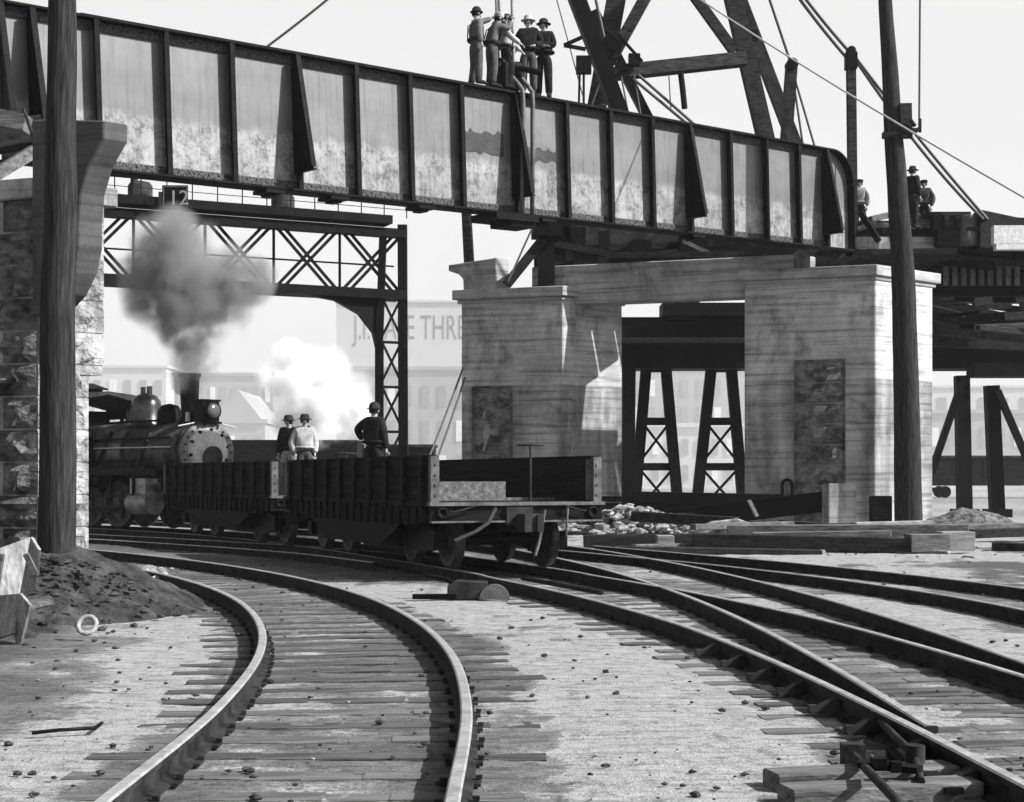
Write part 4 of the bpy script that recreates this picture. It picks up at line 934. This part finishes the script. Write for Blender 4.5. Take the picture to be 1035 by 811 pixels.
# ------------------------------------------------------------------ people
def skin_mesh(V, E, rad, sub=2):
    me = bpy.data.meshes.new('s'); me.from_pydata(V, E, []); o = bpy.data.objects.new('s', me); COL.objects.link(o)
    md = o.modifiers.new('k', 'SKIN'); md.use_smooth_shade = True
    for i, d in enumerate(me.skin_vertices[0].data):
        r = rad[i]; d.radius = r if isinstance(r, tuple) else (r, r); d.use_root = (i == 0)
    ss = o.modifiers.new('u', 'SUBSURF'); ss.levels = sub; ss.render_levels = sub
    dg = bpy.context.evaluated_depsgraph_get(); dg.update()
    m = bpy.data.meshes.new_from_object(o.evaluated_get(dg)); bpy.data.objects.remove(o); bpy.data.meshes.remove(me)
    for p in m.polygons: p.use_smooth = True
    return m
def person(label, loc, face, J=None, shirt=None, trous=None, hat=None, hatm=None, coat=False, size=1.0, group=None, sunk=0):
    """face: direction in degrees the chest points to (0 = away from camera, 180 = towards it)"""
    D = dict(pel=(0,0,.95), wai=(0,0,1.08), che=(0,.0,1.30), nk=(0,0,1.47), nk2=(0,.01,1.54), hd=(0,.02,1.63), tp=(0,.01,1.73),
        shl=(-.17,0,1.42), ell=(-.24,-.02,1.14), wrl=(-.22,.08,.90), hal=(-.22,.10,.82), shr=(.17,0,1.42), elr=(.24,-.02,1.14), wrr=(.22,.08,.90), har=(.22,.10,.82),
        hil=(-.09,0,.90), knl=(-.11,.02,.50), anl=(-.12,-.02,.09), tol=(-.13,.15,.05), hir=(.09,0,.90), knr=(.11,.02,.50), anr=(.12,-.02,.09), tor=(.13,.15,.05))
    D.update(J or {}); D = {k: Vector(v)*size for k, v in D.items()}
    t = thing('person', label, 'person', (0,0,0), 0, group)
    def part(name, keys, edges, radii, mat, parent=t, extra=None):
        idx = {k: i for i, k in enumerate(keys)}
        m = skin_mesh([D[k] for k in keys], [(idx[a], idx[b_]) for a, b_ in edges], [tuple(x*size for x in r) if isinstance(r, tuple) else r*size for r in radii])
        m.materials.append(mat); o = bpy.data.objects.new(name, m); COL.objects.link(o); o.parent = parent
        if extra:
            bm = bmesh.new(); bm.from_mesh(m); mm = bpy.data.meshes.new('x'); mm.from_pydata([v for v in extra.v], [], extra.f); bm.from_mesh(mm); bm.to_mesh(m); bm.free()
            for p in m.polygons: p.use_smooth = True
        return o
    ex = MB(); h = D['hd']; fw = Vector((0,1,0))
    ex.tube([h+Vector((0,.085,.03))*size,h+Vector((0,.125,-.02))*size,h+Vector((0,.085,-.03))*size], [.008*size,.017*size,.01*size], 6)
    for s_ in (-1,1): ex.lathe([(0,.03*size),(.015*size,.028*size),(.02*size,.01)], h+Vector((s_*.085,-.005,0))*size, (s_,0,0), 8)
    for wk, hk, sd_ in (('wrl','hal',-1),('wrr','har',1)):
        w_, hh = D[wk], D[hk]; d = (hh-w_).normalized(); side = d.cross(Vector((0,0,1)));
        side = side.normalized() if side.length > .2 else Vector((0,1,0))
        for k, ln in ((-1.5,.06),(-.5,.075),(.5,.07),(1.5,.055)):
            p = hh+side*(k*.017*size); n2 = d.cross(side)
            ex.tube([p, p+d*.04*size, p+d*ln*size+n2*.02*size], [.011*size,.010*size,.007*size], 6)
        p = hh-d*.02*size+side*.03*size; ex.tube([p, p+side*.03*size+d*.02*size, p+side*.035*size+d*.05*size], [.012*size,.011*size,.008*size], 6)
    part('body', ['pel','wai','che','nk','nk2','hd','tp','shl','ell','wrl','hal','shr','elr','wrr','har','hil','knl','anl','tol','hir','knr','anr','tor'],
        [('pel','wai'),('wai','che'),('che','nk'),('nk','nk2'),('nk2','hd'),('hd','tp'),('che','shl'),('shl','ell'),('ell','wrl'),('wrl','hal'),('che','shr'),('shr','elr'),('elr','wrr'),('wrr','har'),('pel','hil'),('hil','knl'),('knl','anl'),('anl','tol'),('pel','hir'),('hir','knr'),('knr','anr'),('anr','tor')],
        [(.09,.07),(.09,.07),(.12,.09),.065,.055,(.085,.105),(.07,.08),.055,.04,.028,(.035,.018),.055,.04,.028,(.035,.018),.085,.055,.04,.035,.085,.055,.04,.035], m_skin, extra=ex)
    lowk = 'wai'; 
    rr = 1.18 if coat else 1.0
    part('coat' if coat else 'shirt', ['che','wai','pel','nk','shl','ell','wrl','shr','elr','wrr'], [('che','wai'),('wai','pel'),('che','nk'),('che','shl'),('shl','ell'),('ell','wrl'),('che','shr'),('shr','elr'),('elr','wrr')],
        [(.215*rr,.155*rr),(.19*rr,.145*rr),(.195*rr,.15*rr),.09,.09*rr,.075*rr,.06*rr,.09*rr,.075*rr,.06*rr], shirt)
    part('trousers', ['pel','wai','hil','knl','anl','hir','knr','anr'], [('pel','wai'),('pel','hil'),('hil','knl'),('knl','anl'),('pel','hir'),('hir','knr'),('knr','anr')],
        [(.19,.15),(.17,.13),.13,.10,.085,.13,.10,.085], trous)
    b = MB(); wz = D['wai'].lerp(D['pel'], .35); ex_, ey_ = (.225, .175) if coat else (.195, .152)
    b.tube([wz+Vector((ex_*size*math.cos(R(a)), ey_*size*math.sin(R(a)), 0)) for a in range(0,361,24)], (.045 if not coat else .03)*size, 6); b.build('belt', m_felt if not coat else shirt, t, fix=False)
    hm = m_hair; b = MB(); up_ = (D['tp']-h).normalized()
    b.lathe([(-.045*size,.085*size),(.0,.098*size),(.05*size,.10*size),(.09*size,.08*size),(.115*size,.02*size)], h-Vector((0,.022,0))*size, up_, 16); b.build('hair', hm, t, fix=False)
    b = MB()
    for s_ in (-1,1): b.box(h+Vector((s_*.032,.098,.018))*size, (.028*size,.02*size,.012*size)); b.box(h+Vector((s_*.033,.10,.036))*size, (.04*size,.02*size,.008*size))
    b.box(h+Vector((0,.095,-.05))*size, (.045*size,.02*size,.01*size)); b.build('features', hm, t)
    if not coat:
        b = MB()
        for s_ in (-1,1): b.tube([wz+Vector((s_*.08,-.17,0))*size, D['che']+Vector((s_*.09,-.155,.05))*size, D['che']+Vector((s_*.09,-.02,.155))*size, D['che']+Vector((s_*.08,.15,.05))*size, wz+Vector((s_*.08,.16,0))*size], .014*size, 5)
        b.build('braces', m_felt, t, fix=False)
    for a, c in (('anl','tol'),('anr','tor')):
        b = MB(); A = D[a]; C = D[c]; b.tube([A+Vector((0,-.03,.06))*size,A+Vector((0,-.03,-.02))*size,A.lerp(C,.5)+Vector((0,0,.0)),C+Vector((0,.05,-.01))*size], [.055*size,.058*size,.05*size,.03*size], 10)
        b.build('boot', m_felt, t, fix=False)
    if hat:
        b = MB(); top = D['tp']; o_ = h+(top-h).normalized()*.035*size; ax = (top-D['nk2']).normalized()
        if hat == 'brim': prof = [(0,.165),(.008,.17),(.02,.115),(.05,.105),(.10,.095),(.125,.07),(.118,.02)]
        elif hat == 'bowler': prof = [(0,.145),(.012,.15),(.02,.11),(.06,.107),(.10,.09),(.13,.055),(.14,.01)]
        else: prof = [(0,.108),(.05,.115),(.075,.12),(.10,.08),(.11,.01)]
        b.lathe([(x*size, r_*size) for x, r_ in prof], o_, ax, 20); b.build('hat', hatm or m_felt, t, fix=False)
    t.location = loc; t.rotation_euler = (0,0,R(-face))
    return t
ZT = GH+.065
def on_girder(px, k=0): return gpos(px, ZT, k)
gmen = 'bridge workers on the girder'
person('worker in cap reaching one arm to the hoist rope, leftmost man on the girder', on_girder(481), 60,
    dict(shr=(.17,.02,1.44), elr=(.36,.16,1.50), wrr=(.42,.36,1.62), har=(.42,.42,1.66), shl=(-.17,0,1.42), ell=(-.27,-.02,1.15), wrl=(-.26,.02,.90), hal=(-.25,.03,.82), anl=(-.16,-.02,.09), tol=(-.2,.12,.05), knl=(-.14,.02,.5), anr=(.16,-.02,.09)) if False else
    dict(ell=(-.14,.22,1.52), wrl=(-.10,.46,1.62), hal=(-.10,.52,1.67), elr=(.26,-.06,1.15), wrr=(.26,.0,.92), har=(.26,.02,.84), anl=(-.17,-.02,.09), tol=(-.2,.14,.05), anr=(.17,-.02,.09), tor=(.2,.14,.05)), m_cloth_s, m_cloth_m, 'bowler', group=gmen)
person('bareheaded worker with both arms raised to the rope, second man on the girder', on_girder(497), 70,
    dict(che=(0,.06,1.30), wai=(0,-.02,1.08), nk=(0,.10,1.46), nk2=(0,.14,1.53), hd=(0,.18,1.61), tp=(0,.16,1.71), shl=(-.17,.08,1.42), shr=(.17,.08,1.42), ell=(-.22,.30,1.42), wrl=(-.12,.40,1.62), hal=(-.1,.42,1.70), elr=(.22,.32,1.34), wrr=(.12,.45,1.55), har=(.1,.47,1.63)), m_cloth_s, m_cloth_m, 'cap', m_cloth_l, group=gmen)
person('worker in dark brimmed hat leaning at the sling, third man on the girder', on_girder(513,-.05), 100,
    dict(che=(0,.02,1.30), elr=(.30,.15,1.20), wrr=(.22,.36,1.05), har=(.2,.42,1.0), ell=(-.28,.10,1.18), wrl=(-.2,.30,1.0), hal=(-.18,.36,.95), knr=(.14,.15,.52), anr=(.18,.05,.09), tor=(.2,.2,.05)), m_cloth_l, m_cloth_d, 'brim', group=gmen)
person('man in pale hat and dark coat, hand on hip, fourth man on the girder', on_girder(534), 180,
    dict(ell=(-.30,-.02,1.18), wrl=(-.14,.14,1.08), hal=(-.10,.18,1.07), elr=(.30,.0,1.15), wrr=(.34,.06,.92), har=(.36,.08,.84)), m_cloth_d, m_cloth_m, 'brim', m_feltl, True, 1.04, group=gmen)
person('man in dark hat and coat with folded arms, rightmost man on the girder', on_girder(551,-.05), 190,
    dict(ell=(-.24,.06,1.16), wrl=(.02,.22,1.16), hal=(.10,.22,1.17), elr=(.24,.06,1.14), wrr=(-.02,.24,1.12), har=(-.1,.24,1.12)), m_cloth_d, m_cloth_d, 'brim', None, True, 1.05, group=gmen)
wg = 'men standing in the gondola wagons'
def inwag(w_, x, y): 
    M = Matrix.Translation(w_.location)@Matrix.Rotation(w_.rotation_euler.z,4,'Z'); return M@Vector((x,y,1.161))
person('man in dark coat and hat beside the man in a pale coat', at(292,482,34.4).xy.to_3d()+Vector((0,0,1.16)), 200, dict(ell=(-.3,0,1.15)), m_cloth_d, m_cloth_l, 'brim', None, True, .98, group=wg)
person('man in pale coat and dark hat standing in the nearer wagon', at(308,482,33.8).xy.to_3d()+Vector((0,0,1.16)), 170, dict(elr=(.3,0,1.12)), m_cloth_l, m_cloth_m, 'brim', None, True, .98, group=wg)
person('dark clothed man with elbow out, alone in the wagon before the braced steel leg', at(378,482,29.3).xy.to_3d()+Vector((0,0,1.16)), 30, dict(ell=(-.40,.0,1.28), wrl=(-.36,.14,1.08), hal=(-.34,.16,1.0)), m_cloth_d, m_cloth_d, 'bowler', None, True, 1.0, group=wg)
dg_ = 'men on the working deck'
zdk = at(900,228,47.5).z
for px, py, Yp, fc, lab, sh, ht in ((852,236,47.2,90,'half hidden man behind the curved end of the girder',m_cloth_d,'cap'),(869,238,48.6,200,'man in pale shirt beside the square post',m_cloth_l,'cap'),(922,232,46.8,60,'man in dark clothes and brimmed hat close behind the tall pole',m_cloth_d,'brim'),(934,238,49,200,'man in cap sitting right of the tall pole',m_cloth_m,'cap')):
    p = at(px,py,Yp); 
    person(lab, p, fc, dict(ell=(-.3,.05,1.15)), sh, m_cloth_d, ht, None, True, 1.0 if px != 922 else 1.08, group=dg_)

# ------------------------------------------------------------------ timbers and steel stacked right of the wagon
def lay(name, x0, y0, x1, y1, Y0, Y1, wd, h, mt, label, cat='timber', grp='timbers and steel laid beside the tracks'):
    b = MB(); b.beam(at(x0,y0,Y0), at(x1,y1,Y1), wd, h); return tag(b.build(name, mt, None, .012), label, cat, grp)
lay('steel_beam',590,536,852,505,44,41,.5,.55,m_steel,'long dark steel beam lying across the foot of the right pier','beam')
lay('steel_beam',640,503,790,506,43.5,43,.4,.35,m_steel,'dark steel beam lying behind the rubble heap','beam')
b = MB(); b.box(at(848,509,40.6),(.75,.6,1.05),.1); tag(b.build('concrete_block', m_conc, None, .02), 'upright pale concrete block in front of the right pier', 'block')
b = MB(); b.box(at(890,515,40.8),(.52,.4,.72)); tag(b.build('timber_stub', m_timber, None, .01), 'short dark upright timber between block and tall pole', 'timber')
lay('squared_timber',590,547,700,546,33.2,33.2,.5,.26,m_timberd,'dark low timber lying below the rubble heap')
lay('squared_timber',700,548,925,553,31.6,31.0,.5,.36,m_timberd,'longest dark squared timber in front of the stack')
lay('squared_timber',735,537,978,536,33.4,32.6,.45,.26,m_timberx,'timber with sunlit top edge on the stack')
b = MB(); b.box(at(937,549,31.0),(.8,.5,.36),.05); tag(b.build('cut_block', m_timberx, None, .01), 'pale sawn timber block under the end of the stack', 'block', 'sawn blocks')
b = MB(); b.box(at(965,547,32.2),(.7,.5,.4),.05); tag(b.build('cut_block', m_plank, None, .01), 'paler sawn block at the right end of the stack', 'block', 'sawn blocks')
b = MB(); b.box(at(672,549,31.8),(.35,.4,.32)); tag(b.build('cut_block', m_plank, None, .01), 'small pale block below the rubble heap', 'block', 'sawn blocks')
b = MB(); b.beam(at(757,506,39.8),at(765,522,39.8),.25,.08); tag(b.build('loose_board', m_plank), 'short pale board leaning on the steel beam', 'board')
b = MB(); b.prism([(0,0),(1.5,0),(1.5,.28),(1.1,.42),(.5,.34),(0,.1)], at(700,542,37), (1,0,0), (0,0,1), (0,.9,0)); tag(b.build('stone_slab', m_rubble, None, .02), 'pale wedge of stone lying among the timbers', 'stone')
lay('squared_timber',620,556,830,560,30.6,30.4,.3,.16,m_timber,'thin dark timber on the ground before the longest timber')
lay('squared_timber',760,543,900,541,32.2,32.0,.3,.2,m_timberx,'worn timber lying between the top and the longest timber of the stack')
lay('squared_timber',640,522,745,528,38.5,37.5,.4,.25,m_timberd,'dark slanting timber just behind the rubble heap')
lay('squared_timber',905,562,1040,568,31,30.4,.5,.2,m_timberd,'lower timber lying by the far track at right')
lay('squared_timber',972,568,1060,578,29.4,28.8,.5,.22,m_timberd,'dark timber nearest the right edge')
lay('squared_timber',1003,553,1060,556,32,31.6,.5,.22,m_timberd,'dark timber on the right edge, topmost of its pile')
lay('squared_timber',925,571,975,573,29.6,29.2,.4,.14,m_timberx,'short worn tie lying beside the far track')
b = MB(); b.box(at(900,567,30),(.35,.25,.14),.2); tag(b.build('pale_stone', m_rubble, None, .02), 'single pale stone lying beside the far track', 'stone')
for px, py, ln, an, mt, lab in ((690,552,1.1,.2,m_plank,'pale scrap board on the ground below the rubble heap end'),(760,556,1.6,-.1,m_timberx,'thin worn scrap board before the longest timber'),(812,558,.9,.35,m_plank,'short pale scrap of board in front of the stack middle'),(855,557,1.3,-.3,m_timberd,'dark scrap board near the right half of the stack')):
    c = gnd(px,py,.03); b = MB(); b.box(c,(ln,.18,.07),an); tag(b.build('scrap_board', mt), lab, 'board', 'scrap boards')
for px, py, wd, lab in ((650,495,1.6,'dark timber pile at the foot of the left trestle tower'),(690,497,1.9,'low dark timber pile between the two trestle towers'),(735,500,1.4,'dark timber pile at the foot of the right trestle tower'),(622,492,1.2,'dark timber pile close to the foot of the left pier'),(770,494,1.0,'small dark timber pile touching the right pier')):
    b = MB(); c = at(px,py,47); b.box((c.x,c.y,.62),(wd*1.4,.5,.2),random.uniform(-.2,.2)); b.box((c.x+.2,c.y+.3,.26),(wd*1.6,.9,.5)); b.box((c.x-.3,c.y-.2,.85),(wd*.8,.3,.16),random.uniform(-.3,.3)); tag(b.build('timber_pile', m_timberd), lab, 'timber', 'dark piles between the piers')

for x0, y0, x1, y1, Ya, Yb, wd, h, mt, lab in ((600,527,700,521,40.5,41.5,.3,.16,m_timberd,'dark plank sloping up behind the rubble heap'),(700,533,800,530,36.5,37.5,.3,.14,m_timberx,'worn plank lying behind the pale stone wedge'),(790,528,860,534,38.5,36.5,.25,.12,m_timber,'dark narrow plank below the pale concrete block'),(862,531,940,529,37,37.8,.3,.14,m_plank,'pale plank lying at the foot of the tall pole'),(640,553,720,551,31.2,32.0,.2,.1,m_timberx,'narrow worn strip on the ground by the small pale block'),(980,540,1060,537,36,36.8,.35,.2,m_timberd,'dark timber lying in front of the gravel heap'),(970,533,1060,531,39,39.5,.3,.14,m_timberx,'grey plank partly on the gravel heap'),(885,556,960,559,31.6,30.6,.18,.08,m_plank,'pale lath lying before the sawn blocks')):
    lay('loose_plank',x0,y0,x1,y1,Ya,Yb,wd,h,mt,lab,'plank','loose planks by the stack')

# ------------------------------------------------------------------ switch machine, throw rods
sw = thing('switch_stand', 'low iron switch stand with half round cover beside the wagon', 'switch stand', gnd(478,604))
c = gnd(478,606); b = MB(); b.prism([(-.32,0),(.18,0),(.18,.2),(-.22,.22),(-.32,.16)], c, (1,0,0), (0,0,1), (0,.45,0)); b.build('housing', m_steel2, sw)
b = MB(); b.prism([(.18+.19+.19*math.cos(R(a)),.0+.19*math.sin(R(a))) for a in range(0,181,15)], c+Vector((-.1,-.05,.0)), (1,0,0), (0,0,1), (0,.10,0)); b.build('wheel_cover', m_carlight, sw)
b = MB(); b.beam(c+Vector((-.75,.05,.03)),c+Vector((-.2,.0,.04)),.12,.06); b.tube([c+Vector((-.6,.3,.28)),c+Vector((-.35,.2,.24)),c+Vector((-.2,.2,.15))], .03, 6); b.build('base_bar', m_iron, sw)
for k, (a, c2) in enumerate((((778,790),(962,781)),((793,806),(985,797)))):
    b = MB(); A = gnd(*a, .02); B2 = gnd(*c2, .02); b.beam(A+Vector((0,0,-.05)),B2+Vector((0,0,-.05)),.20,.2); tag(b.build('head_timber', m_timberx, None, .01), ('farther' if not k else 'nearer')+' heavy timber under the switch rods at lower right', 'timber', 'head timbers')
b = MB(); b.tube([gnd(862,763,.08),gnd(880,782,.13),gnd(903,806,.16),gnd(915,822,.16)], .022, 8); b.box(gnd(862,765,.06),(.12,.08,.14)); tag(b.build('throw_rod', m_railside), 'iron throw rod running over the head timbers at lower right', 'rod')
b = MB(); b.tube([gnd(888,727,.08),gnd(905,745,.10),gnd(924,763,.10)], .022, 8); b.lathe([(-.05,.05),(.05,.05)], gnd(888,727,.08), (0,0,1), 10); b.lathe([(-.06,.05),(.06,.05)], gnd(925,765,.10), (0,0,1), 10); b.tube([gnd(925,765,.09),gnd(931,790,.08)], .02, 8); tag(b.build('switch_rod', m_railside), 'jointed switch rod reaching from the near rail', 'rod')
b = MB(); b.beam(gnd(870,772,.12),gnd(930,778,.12),.1,.03); b.box(gnd(888,772,.14),(.07,.07,.06)); b.box(gnd(905,775,.14),(.05,.05,.05)); b.beam(gnd(905,760,.04),gnd(965,800,.04),.09,.03); tag(b.build('rod_plate', m_steel), 'dark bolted plate across the head timbers', 'plate')

# ------------------------------------------------------------------ far background
def building(label, px0, px1, ytop, Y, mat, wins=None, depth=25, roof=None, zmax=None, group='hazy buildings beyond the yard'):
    A = at(px0,482,Y); Bq = at(px1,482,Y); zt = zat(ytop,Y)
    t = thing('far_building', label, 'building', (A.x/2+Bq.x/2, Y, 0), 0, group)
    b = MB(); b.box(((A.x+Bq.x)/2, Y+depth/2, zt/2-.5),(Bq.x-A.x, depth, zt+1)); b.build('wall', mat, t)
    b = MB(); b.box(((A.x+Bq.x)/2, Y+depth/2, zt+.3),(Bq.x-A.x+.8, depth+.8, .6)); 
    if roof:
        W = Bq.x-A.x; b.prism([(0,zt),(W,zt),(W/2,zt+roof)], (A.x,Y-.3,0),(1,0,0),(0,0,1),(0,depth,0))
    b.build('roof', mat, t)
    if wins:
        nx_, nz_ = wins; W = (Bq.x-A.x)/nx_; H = (zmax or zt)/(nz_+.3)
        for i in range(nx_):
            for j in range(nz_):
                b = MB(); b.box((A.x+W*(i+.5), Y-.02, H*(j+.55)),(W*.42, .3, H*.6)); b.build('window', m_winl if (i*7+j*3) % 5 == 0 else m_win, t)
    return t
building('pale tall building behind the locomotive cab', 60, 168, 372, 330, m_bld2, (7,4))
building('flat roofed brick building with windows behind the smokestack', 176, 276, 380, 300, m_bld, (9,4))
building('low gabled shed right of the smokestack', 214, 268, 428, 230, m_bld, (4,2), 20, 5)
sb = building('big pale factory carrying the painted company sign', 340, 610, 306, 390, m_bld2, (16,3), zmax=32)
text('J.I.CASE THRESHING', 8.9, at(357,343,389.95), 0, m_letter, 'painted_lettering', sb, .02, .54)
building('darker warehouse below the painted sign', 352, 560, 374, 280, m_bld, (12,3))
building('hazy warehouse seen between the two piers', 600, 800, 372, 300, m_bld, (12,4))
building('pale low hall seen between the trestle towers', 640, 790, 432, 220, m_bld2, (10,2))
building('long hazy freight house at the right edge', 920, 1120, 418, 250, m_bld, (12,2))
building('taller hazy block beyond the freight house', 900, 1150, 392, 380, m_bld2, (12,4))
# distant freight cars on the far tracks
def boxcar(label, px, Y, L_=10, W_=2.7, H_=3.2, hopper=False):
    c = at(px,482,Y); t = thing('freight_car', label, 'freight car', (c.x,Y,0), 0, 'freight cars on the far tracks')
    b = MB(); b.box((c.x,Y,.9+(H_-.9)/2),(L_,W_,H_-.9)); b.build('body', m_car, t)
    if not hopper: b = MB(); b.box((c.x,Y,H_+.06),(L_+.2,W_+.2,.14)); b.build('roof', m_steel2, t); b = MB(); b.box((c.x,Y-W_/2-.03,1.9),(1.6,.06,1.9)); b.build('door', m_carwood, t)
    for s_ in (-1,1):
        b = MB()
        for q in (-.8,.8):
            for k in (-1,1): b.lathe([(0,.42),(.12,.42)], (c.x+s_*L_*.35+q,Y+k*.72,.45), (0,k,0), 16)
        b.box((c.x+s_*L_*.35,Y,.6),(2.2,2,.3)); b.build('bogie', m_iron, t)
    return t
boxcar('dark freight car behind the farther wagon', 250, 75, 11, 2.7, 3.3, True)
boxcar('freight car behind the two men in the wagon', 345, 82, 10, 2.7, 3.1)
boxcar('freight car seen under the trestle at right', 1000, 110, 12, 2.7, 2.9)

# ------------------------------------------------------------------ smoke and steam (soft volumes)
def puffs(name, blobs, dens, colr, label, nscale, cut, mat_name, box_pad=.1, aniso=.2):
    mn = Vector([min(b_[0][i]-b_[1] for b_ in blobs) for i in range(3)]); mxv = Vector([max(b_[0][i]+b_[1] for b_ in blobs) for i in range(3)])
    b = MB()
    bm = bmesh.new()
    for c, r_ in blobs: bmesh.ops.create_icosphere(bm, subdivisions=1, radius=r_*1.25, matrix=Matrix.Translation(c))
    ret = bmesh.ops.convex_hull(bm, input=bm.verts); bmesh.ops.delete(bm, geom=list(set(ret['geom_interior'])|set(ret['geom_unused'])), context='VERTS')
    bmesh.ops.delete(bm, geom=[f for f in bm.faces if f not in set(g_ for g_ in ret['geom'] if isinstance(g_, bmesh.types.BMFace))], context='FACES_ONLY')
    org = Vector(blobs[0][0]); me = bpy.data.meshes.new(name)
    for v_ in bm.verts: v_.co -= org
    bmesh.ops.recalc_face_normals(bm, faces=bm.faces); bm.to_mesh(me); bm.free()
    o = bpy.data.objects.new(name, me); COL.objects.link(o); o.location = org
    m = bpy.data.materials.new(mat_name); m.use_nodes = True; nt = m.node_tree; nt.nodes.clear()
    ou = nt.nodes.new('ShaderNodeOutputMaterial'); pv = nt.nodes.new('ShaderNodeVolumePrincipled')
    pv.inputs['Color'].default_value = gray(colr); pv.inputs['Anisotropy'].default_value = aniso
    co = nt.nodes.new('ShaderNodeTexCoord'); acc = None
    # wobble the coordinates
    nz = nt.nodes.new('ShaderNodeTexNoise'); nz.inputs['Scale'].default_value = nscale*.6; nz.inputs['Detail'].default_value = 3; nt.links.new(co.outputs['Object'], nz.inputs[0])
    sb_ = nt.nodes.new('ShaderNodeVectorMath'); sb_.operation = 'SUBTRACT'; sb_.inputs[1].default_value = (.5,.5,.5); nt.links.new(nz.outputs[1], sb_.inputs[0])
    sc_ = nt.nodes.new('ShaderNodeVectorMath'); sc_.operation = 'SCALE'; sc_.inputs['Scale'].default_value = 1.6; nt.links.new(sb_.outputs[0], sc_.inputs[0])
    av = nt.nodes.new('ShaderNodeVectorMath'); av.operation = 'ADD'; nt.links.new(co.outputs['Object'], av.inputs[0]); nt.links.new(sc_.outputs[0], av.inputs[1])
    for c, r_ in blobs:
        dn = nt.nodes.new('ShaderNodeVectorMath'); dn.operation = 'DISTANCE'; dn.inputs[1].default_value = Vector(c)-org; nt.links.new(av.outputs[0] if r_ > .5 else co.outputs['Object'], dn.inputs[0])
        mr = nt.nodes.new('ShaderNodeMapRange'); mr.interpolation_type = 'SMOOTHSTEP'; mr.inputs[1].default_value = r_*.25; mr.inputs[2].default_value = r_*1.05; mr.inputs[3].default_value = 1; mr.inputs[4].default_value = 0; nt.links.new(dn.outputs['Value'], mr.inputs[0])
        if acc is None: acc = mr.outputs[0]
        else:
            q = nt.nodes.new('ShaderNodeMath'); q.operation = 'MAXIMUM'; nt.links.new(acc, q.inputs[0]); nt.links.new(mr.outputs[0], q.inputs[1]); acc = q.outputs[0]
    n2 = nt.nodes.new('ShaderNodeTexNoise'); n2.inputs['Scale'].default_value = nscale; n2.inputs['Detail'].default_value = 5; n2.inputs['Roughness'].default_value = .6; nt.links.new(co.outputs['Object'], n2.inputs[0])
    m3 = nt.nodes.new('ShaderNodeMapRange'); m3.inputs[1].default_value = cut; m3.inputs[2].default_value = cut+(.35 if r_ > 5 else .22); nt.links.new(n2.outputs[0], m3.inputs[0])
    mu = nt.nodes.new('ShaderNodeMath'); mu.operation = 'MULTIPLY'; nt.links.new(acc, mu.inputs[0]); nt.links.new(m3.outputs[0], mu.inputs[1])
    m4 = nt.nodes.new('ShaderNodeMath'); m4.operation = 'MULTIPLY'; m4.inputs[1].default_value = dens; nt.links.new(mu.outputs[0], m4.inputs[0])
    nt.links.new(m4.outputs[0], pv.inputs['Density']); nt.links.new(pv.outputs[0], ou.inputs['Volume'])
    me.materials.append(m); return tag(o, label, name.split('_')[0], None, 'stuff')
SB = lambda px, py, Y, r_: (at(px,py,Y), r_)
stk = lc.location+Matrix.Rotation(R(-42),3,'Z')@Vector((-.62*1.12,0,4.0*1.06)); YS = stk.y
spx = CX+stk.x/stk.y*FP; spy = HY-(stk.z-CZ)/stk.y*FP
bl = [SB(spx,spy+1,YS,.6), SB(spx-1,spy-8,YS,.75), SB(spx-3,spy-24,YS,.75), SB(spx-5,spy-40,YS,.95), SB(spx-12,spy-56,YS,1.0), SB(spx+14,spy-62,YS,.95), SB(spx-30,spy-78,YS,1.05), SB(spx+5,spy-88,YS,1.4), SB(spx+34,spy-84,YS,1.1), SB(spx-48,spy-100,YS,.8), SB(spx+55,spy-100,YS,.9), SB(spx-14,spy-118,YS,1.35), SB(spx-34,spy-126,YS,.9)]
puffs('smoke_plume', bl, 6.5, .42, 'dark smoke rising from the locomotive stack across the truss bridge', 1.3, .36, 'coal_smoke')
bl = [SB(300,420,60,1.1), SB(290,408,60,.9), SB(305,395,60,1.5), SB(320,384,61,1.6), SB(340,404,61,1.6), SB(280,385,60,.9), SB(355,415,61,1.2), SB(322,410,60,1.6), SB(285,398,60,.9), SB(300,372,61,1.3)]
puffs('steam_cloud', bl, 4.5, .995, 'bright white steam drifting behind the two men in the wagon', 1.3, .40, 'white_steam', aniso=.1)

yb = [(Vector((x, 165+12*math.sin(x), 6)), 46.0) for x in range(-80, 131, 30)]
puffs('yard_smoke', yb, .0055, .97, 'thin pale smoke hanging over the far side of the yard', .03, .05, 'drifting_smoke', aniso=.1)

# ------------------------------------------------------------------ air
b = MB(); b.box((0, 1600, 12.5), (7600, 3700, 29)) if False else None
hz = MB(); hz.box((0,0,14.5),(7400,7400,32.0)); ho = hz.build('haze', None, None) if False else None
me = bpy.data.meshes.new('haze'); bm = bmesh.new(); bmesh.ops.create_cube(bm, size=1); bm.to_mesh(me); bm.free()
hb = bpy.data.objects.new('haze', me); COL.objects.link(hb); hb.scale = (7600,7600,46); hb.location = (0,0,21.5)
m = bpy.data.materials.new('pale_air'); m.use_nodes = True; nt = m.node_tree; nt.nodes.clear()
ou = nt.nodes.new('ShaderNodeOutputMaterial'); pv = nt.nodes.new('ShaderNodeVolumePrincipled'); pv.inputs['Color'].default_value = gray(1); pv.inputs['Density'].default_value = .00018; pv.inputs['Anisotropy'].default_value = 0
nt.links.new(pv.outputs[0], ou.inputs['Volume']); me.materials.append(m); tag(hb, kind='stuff')
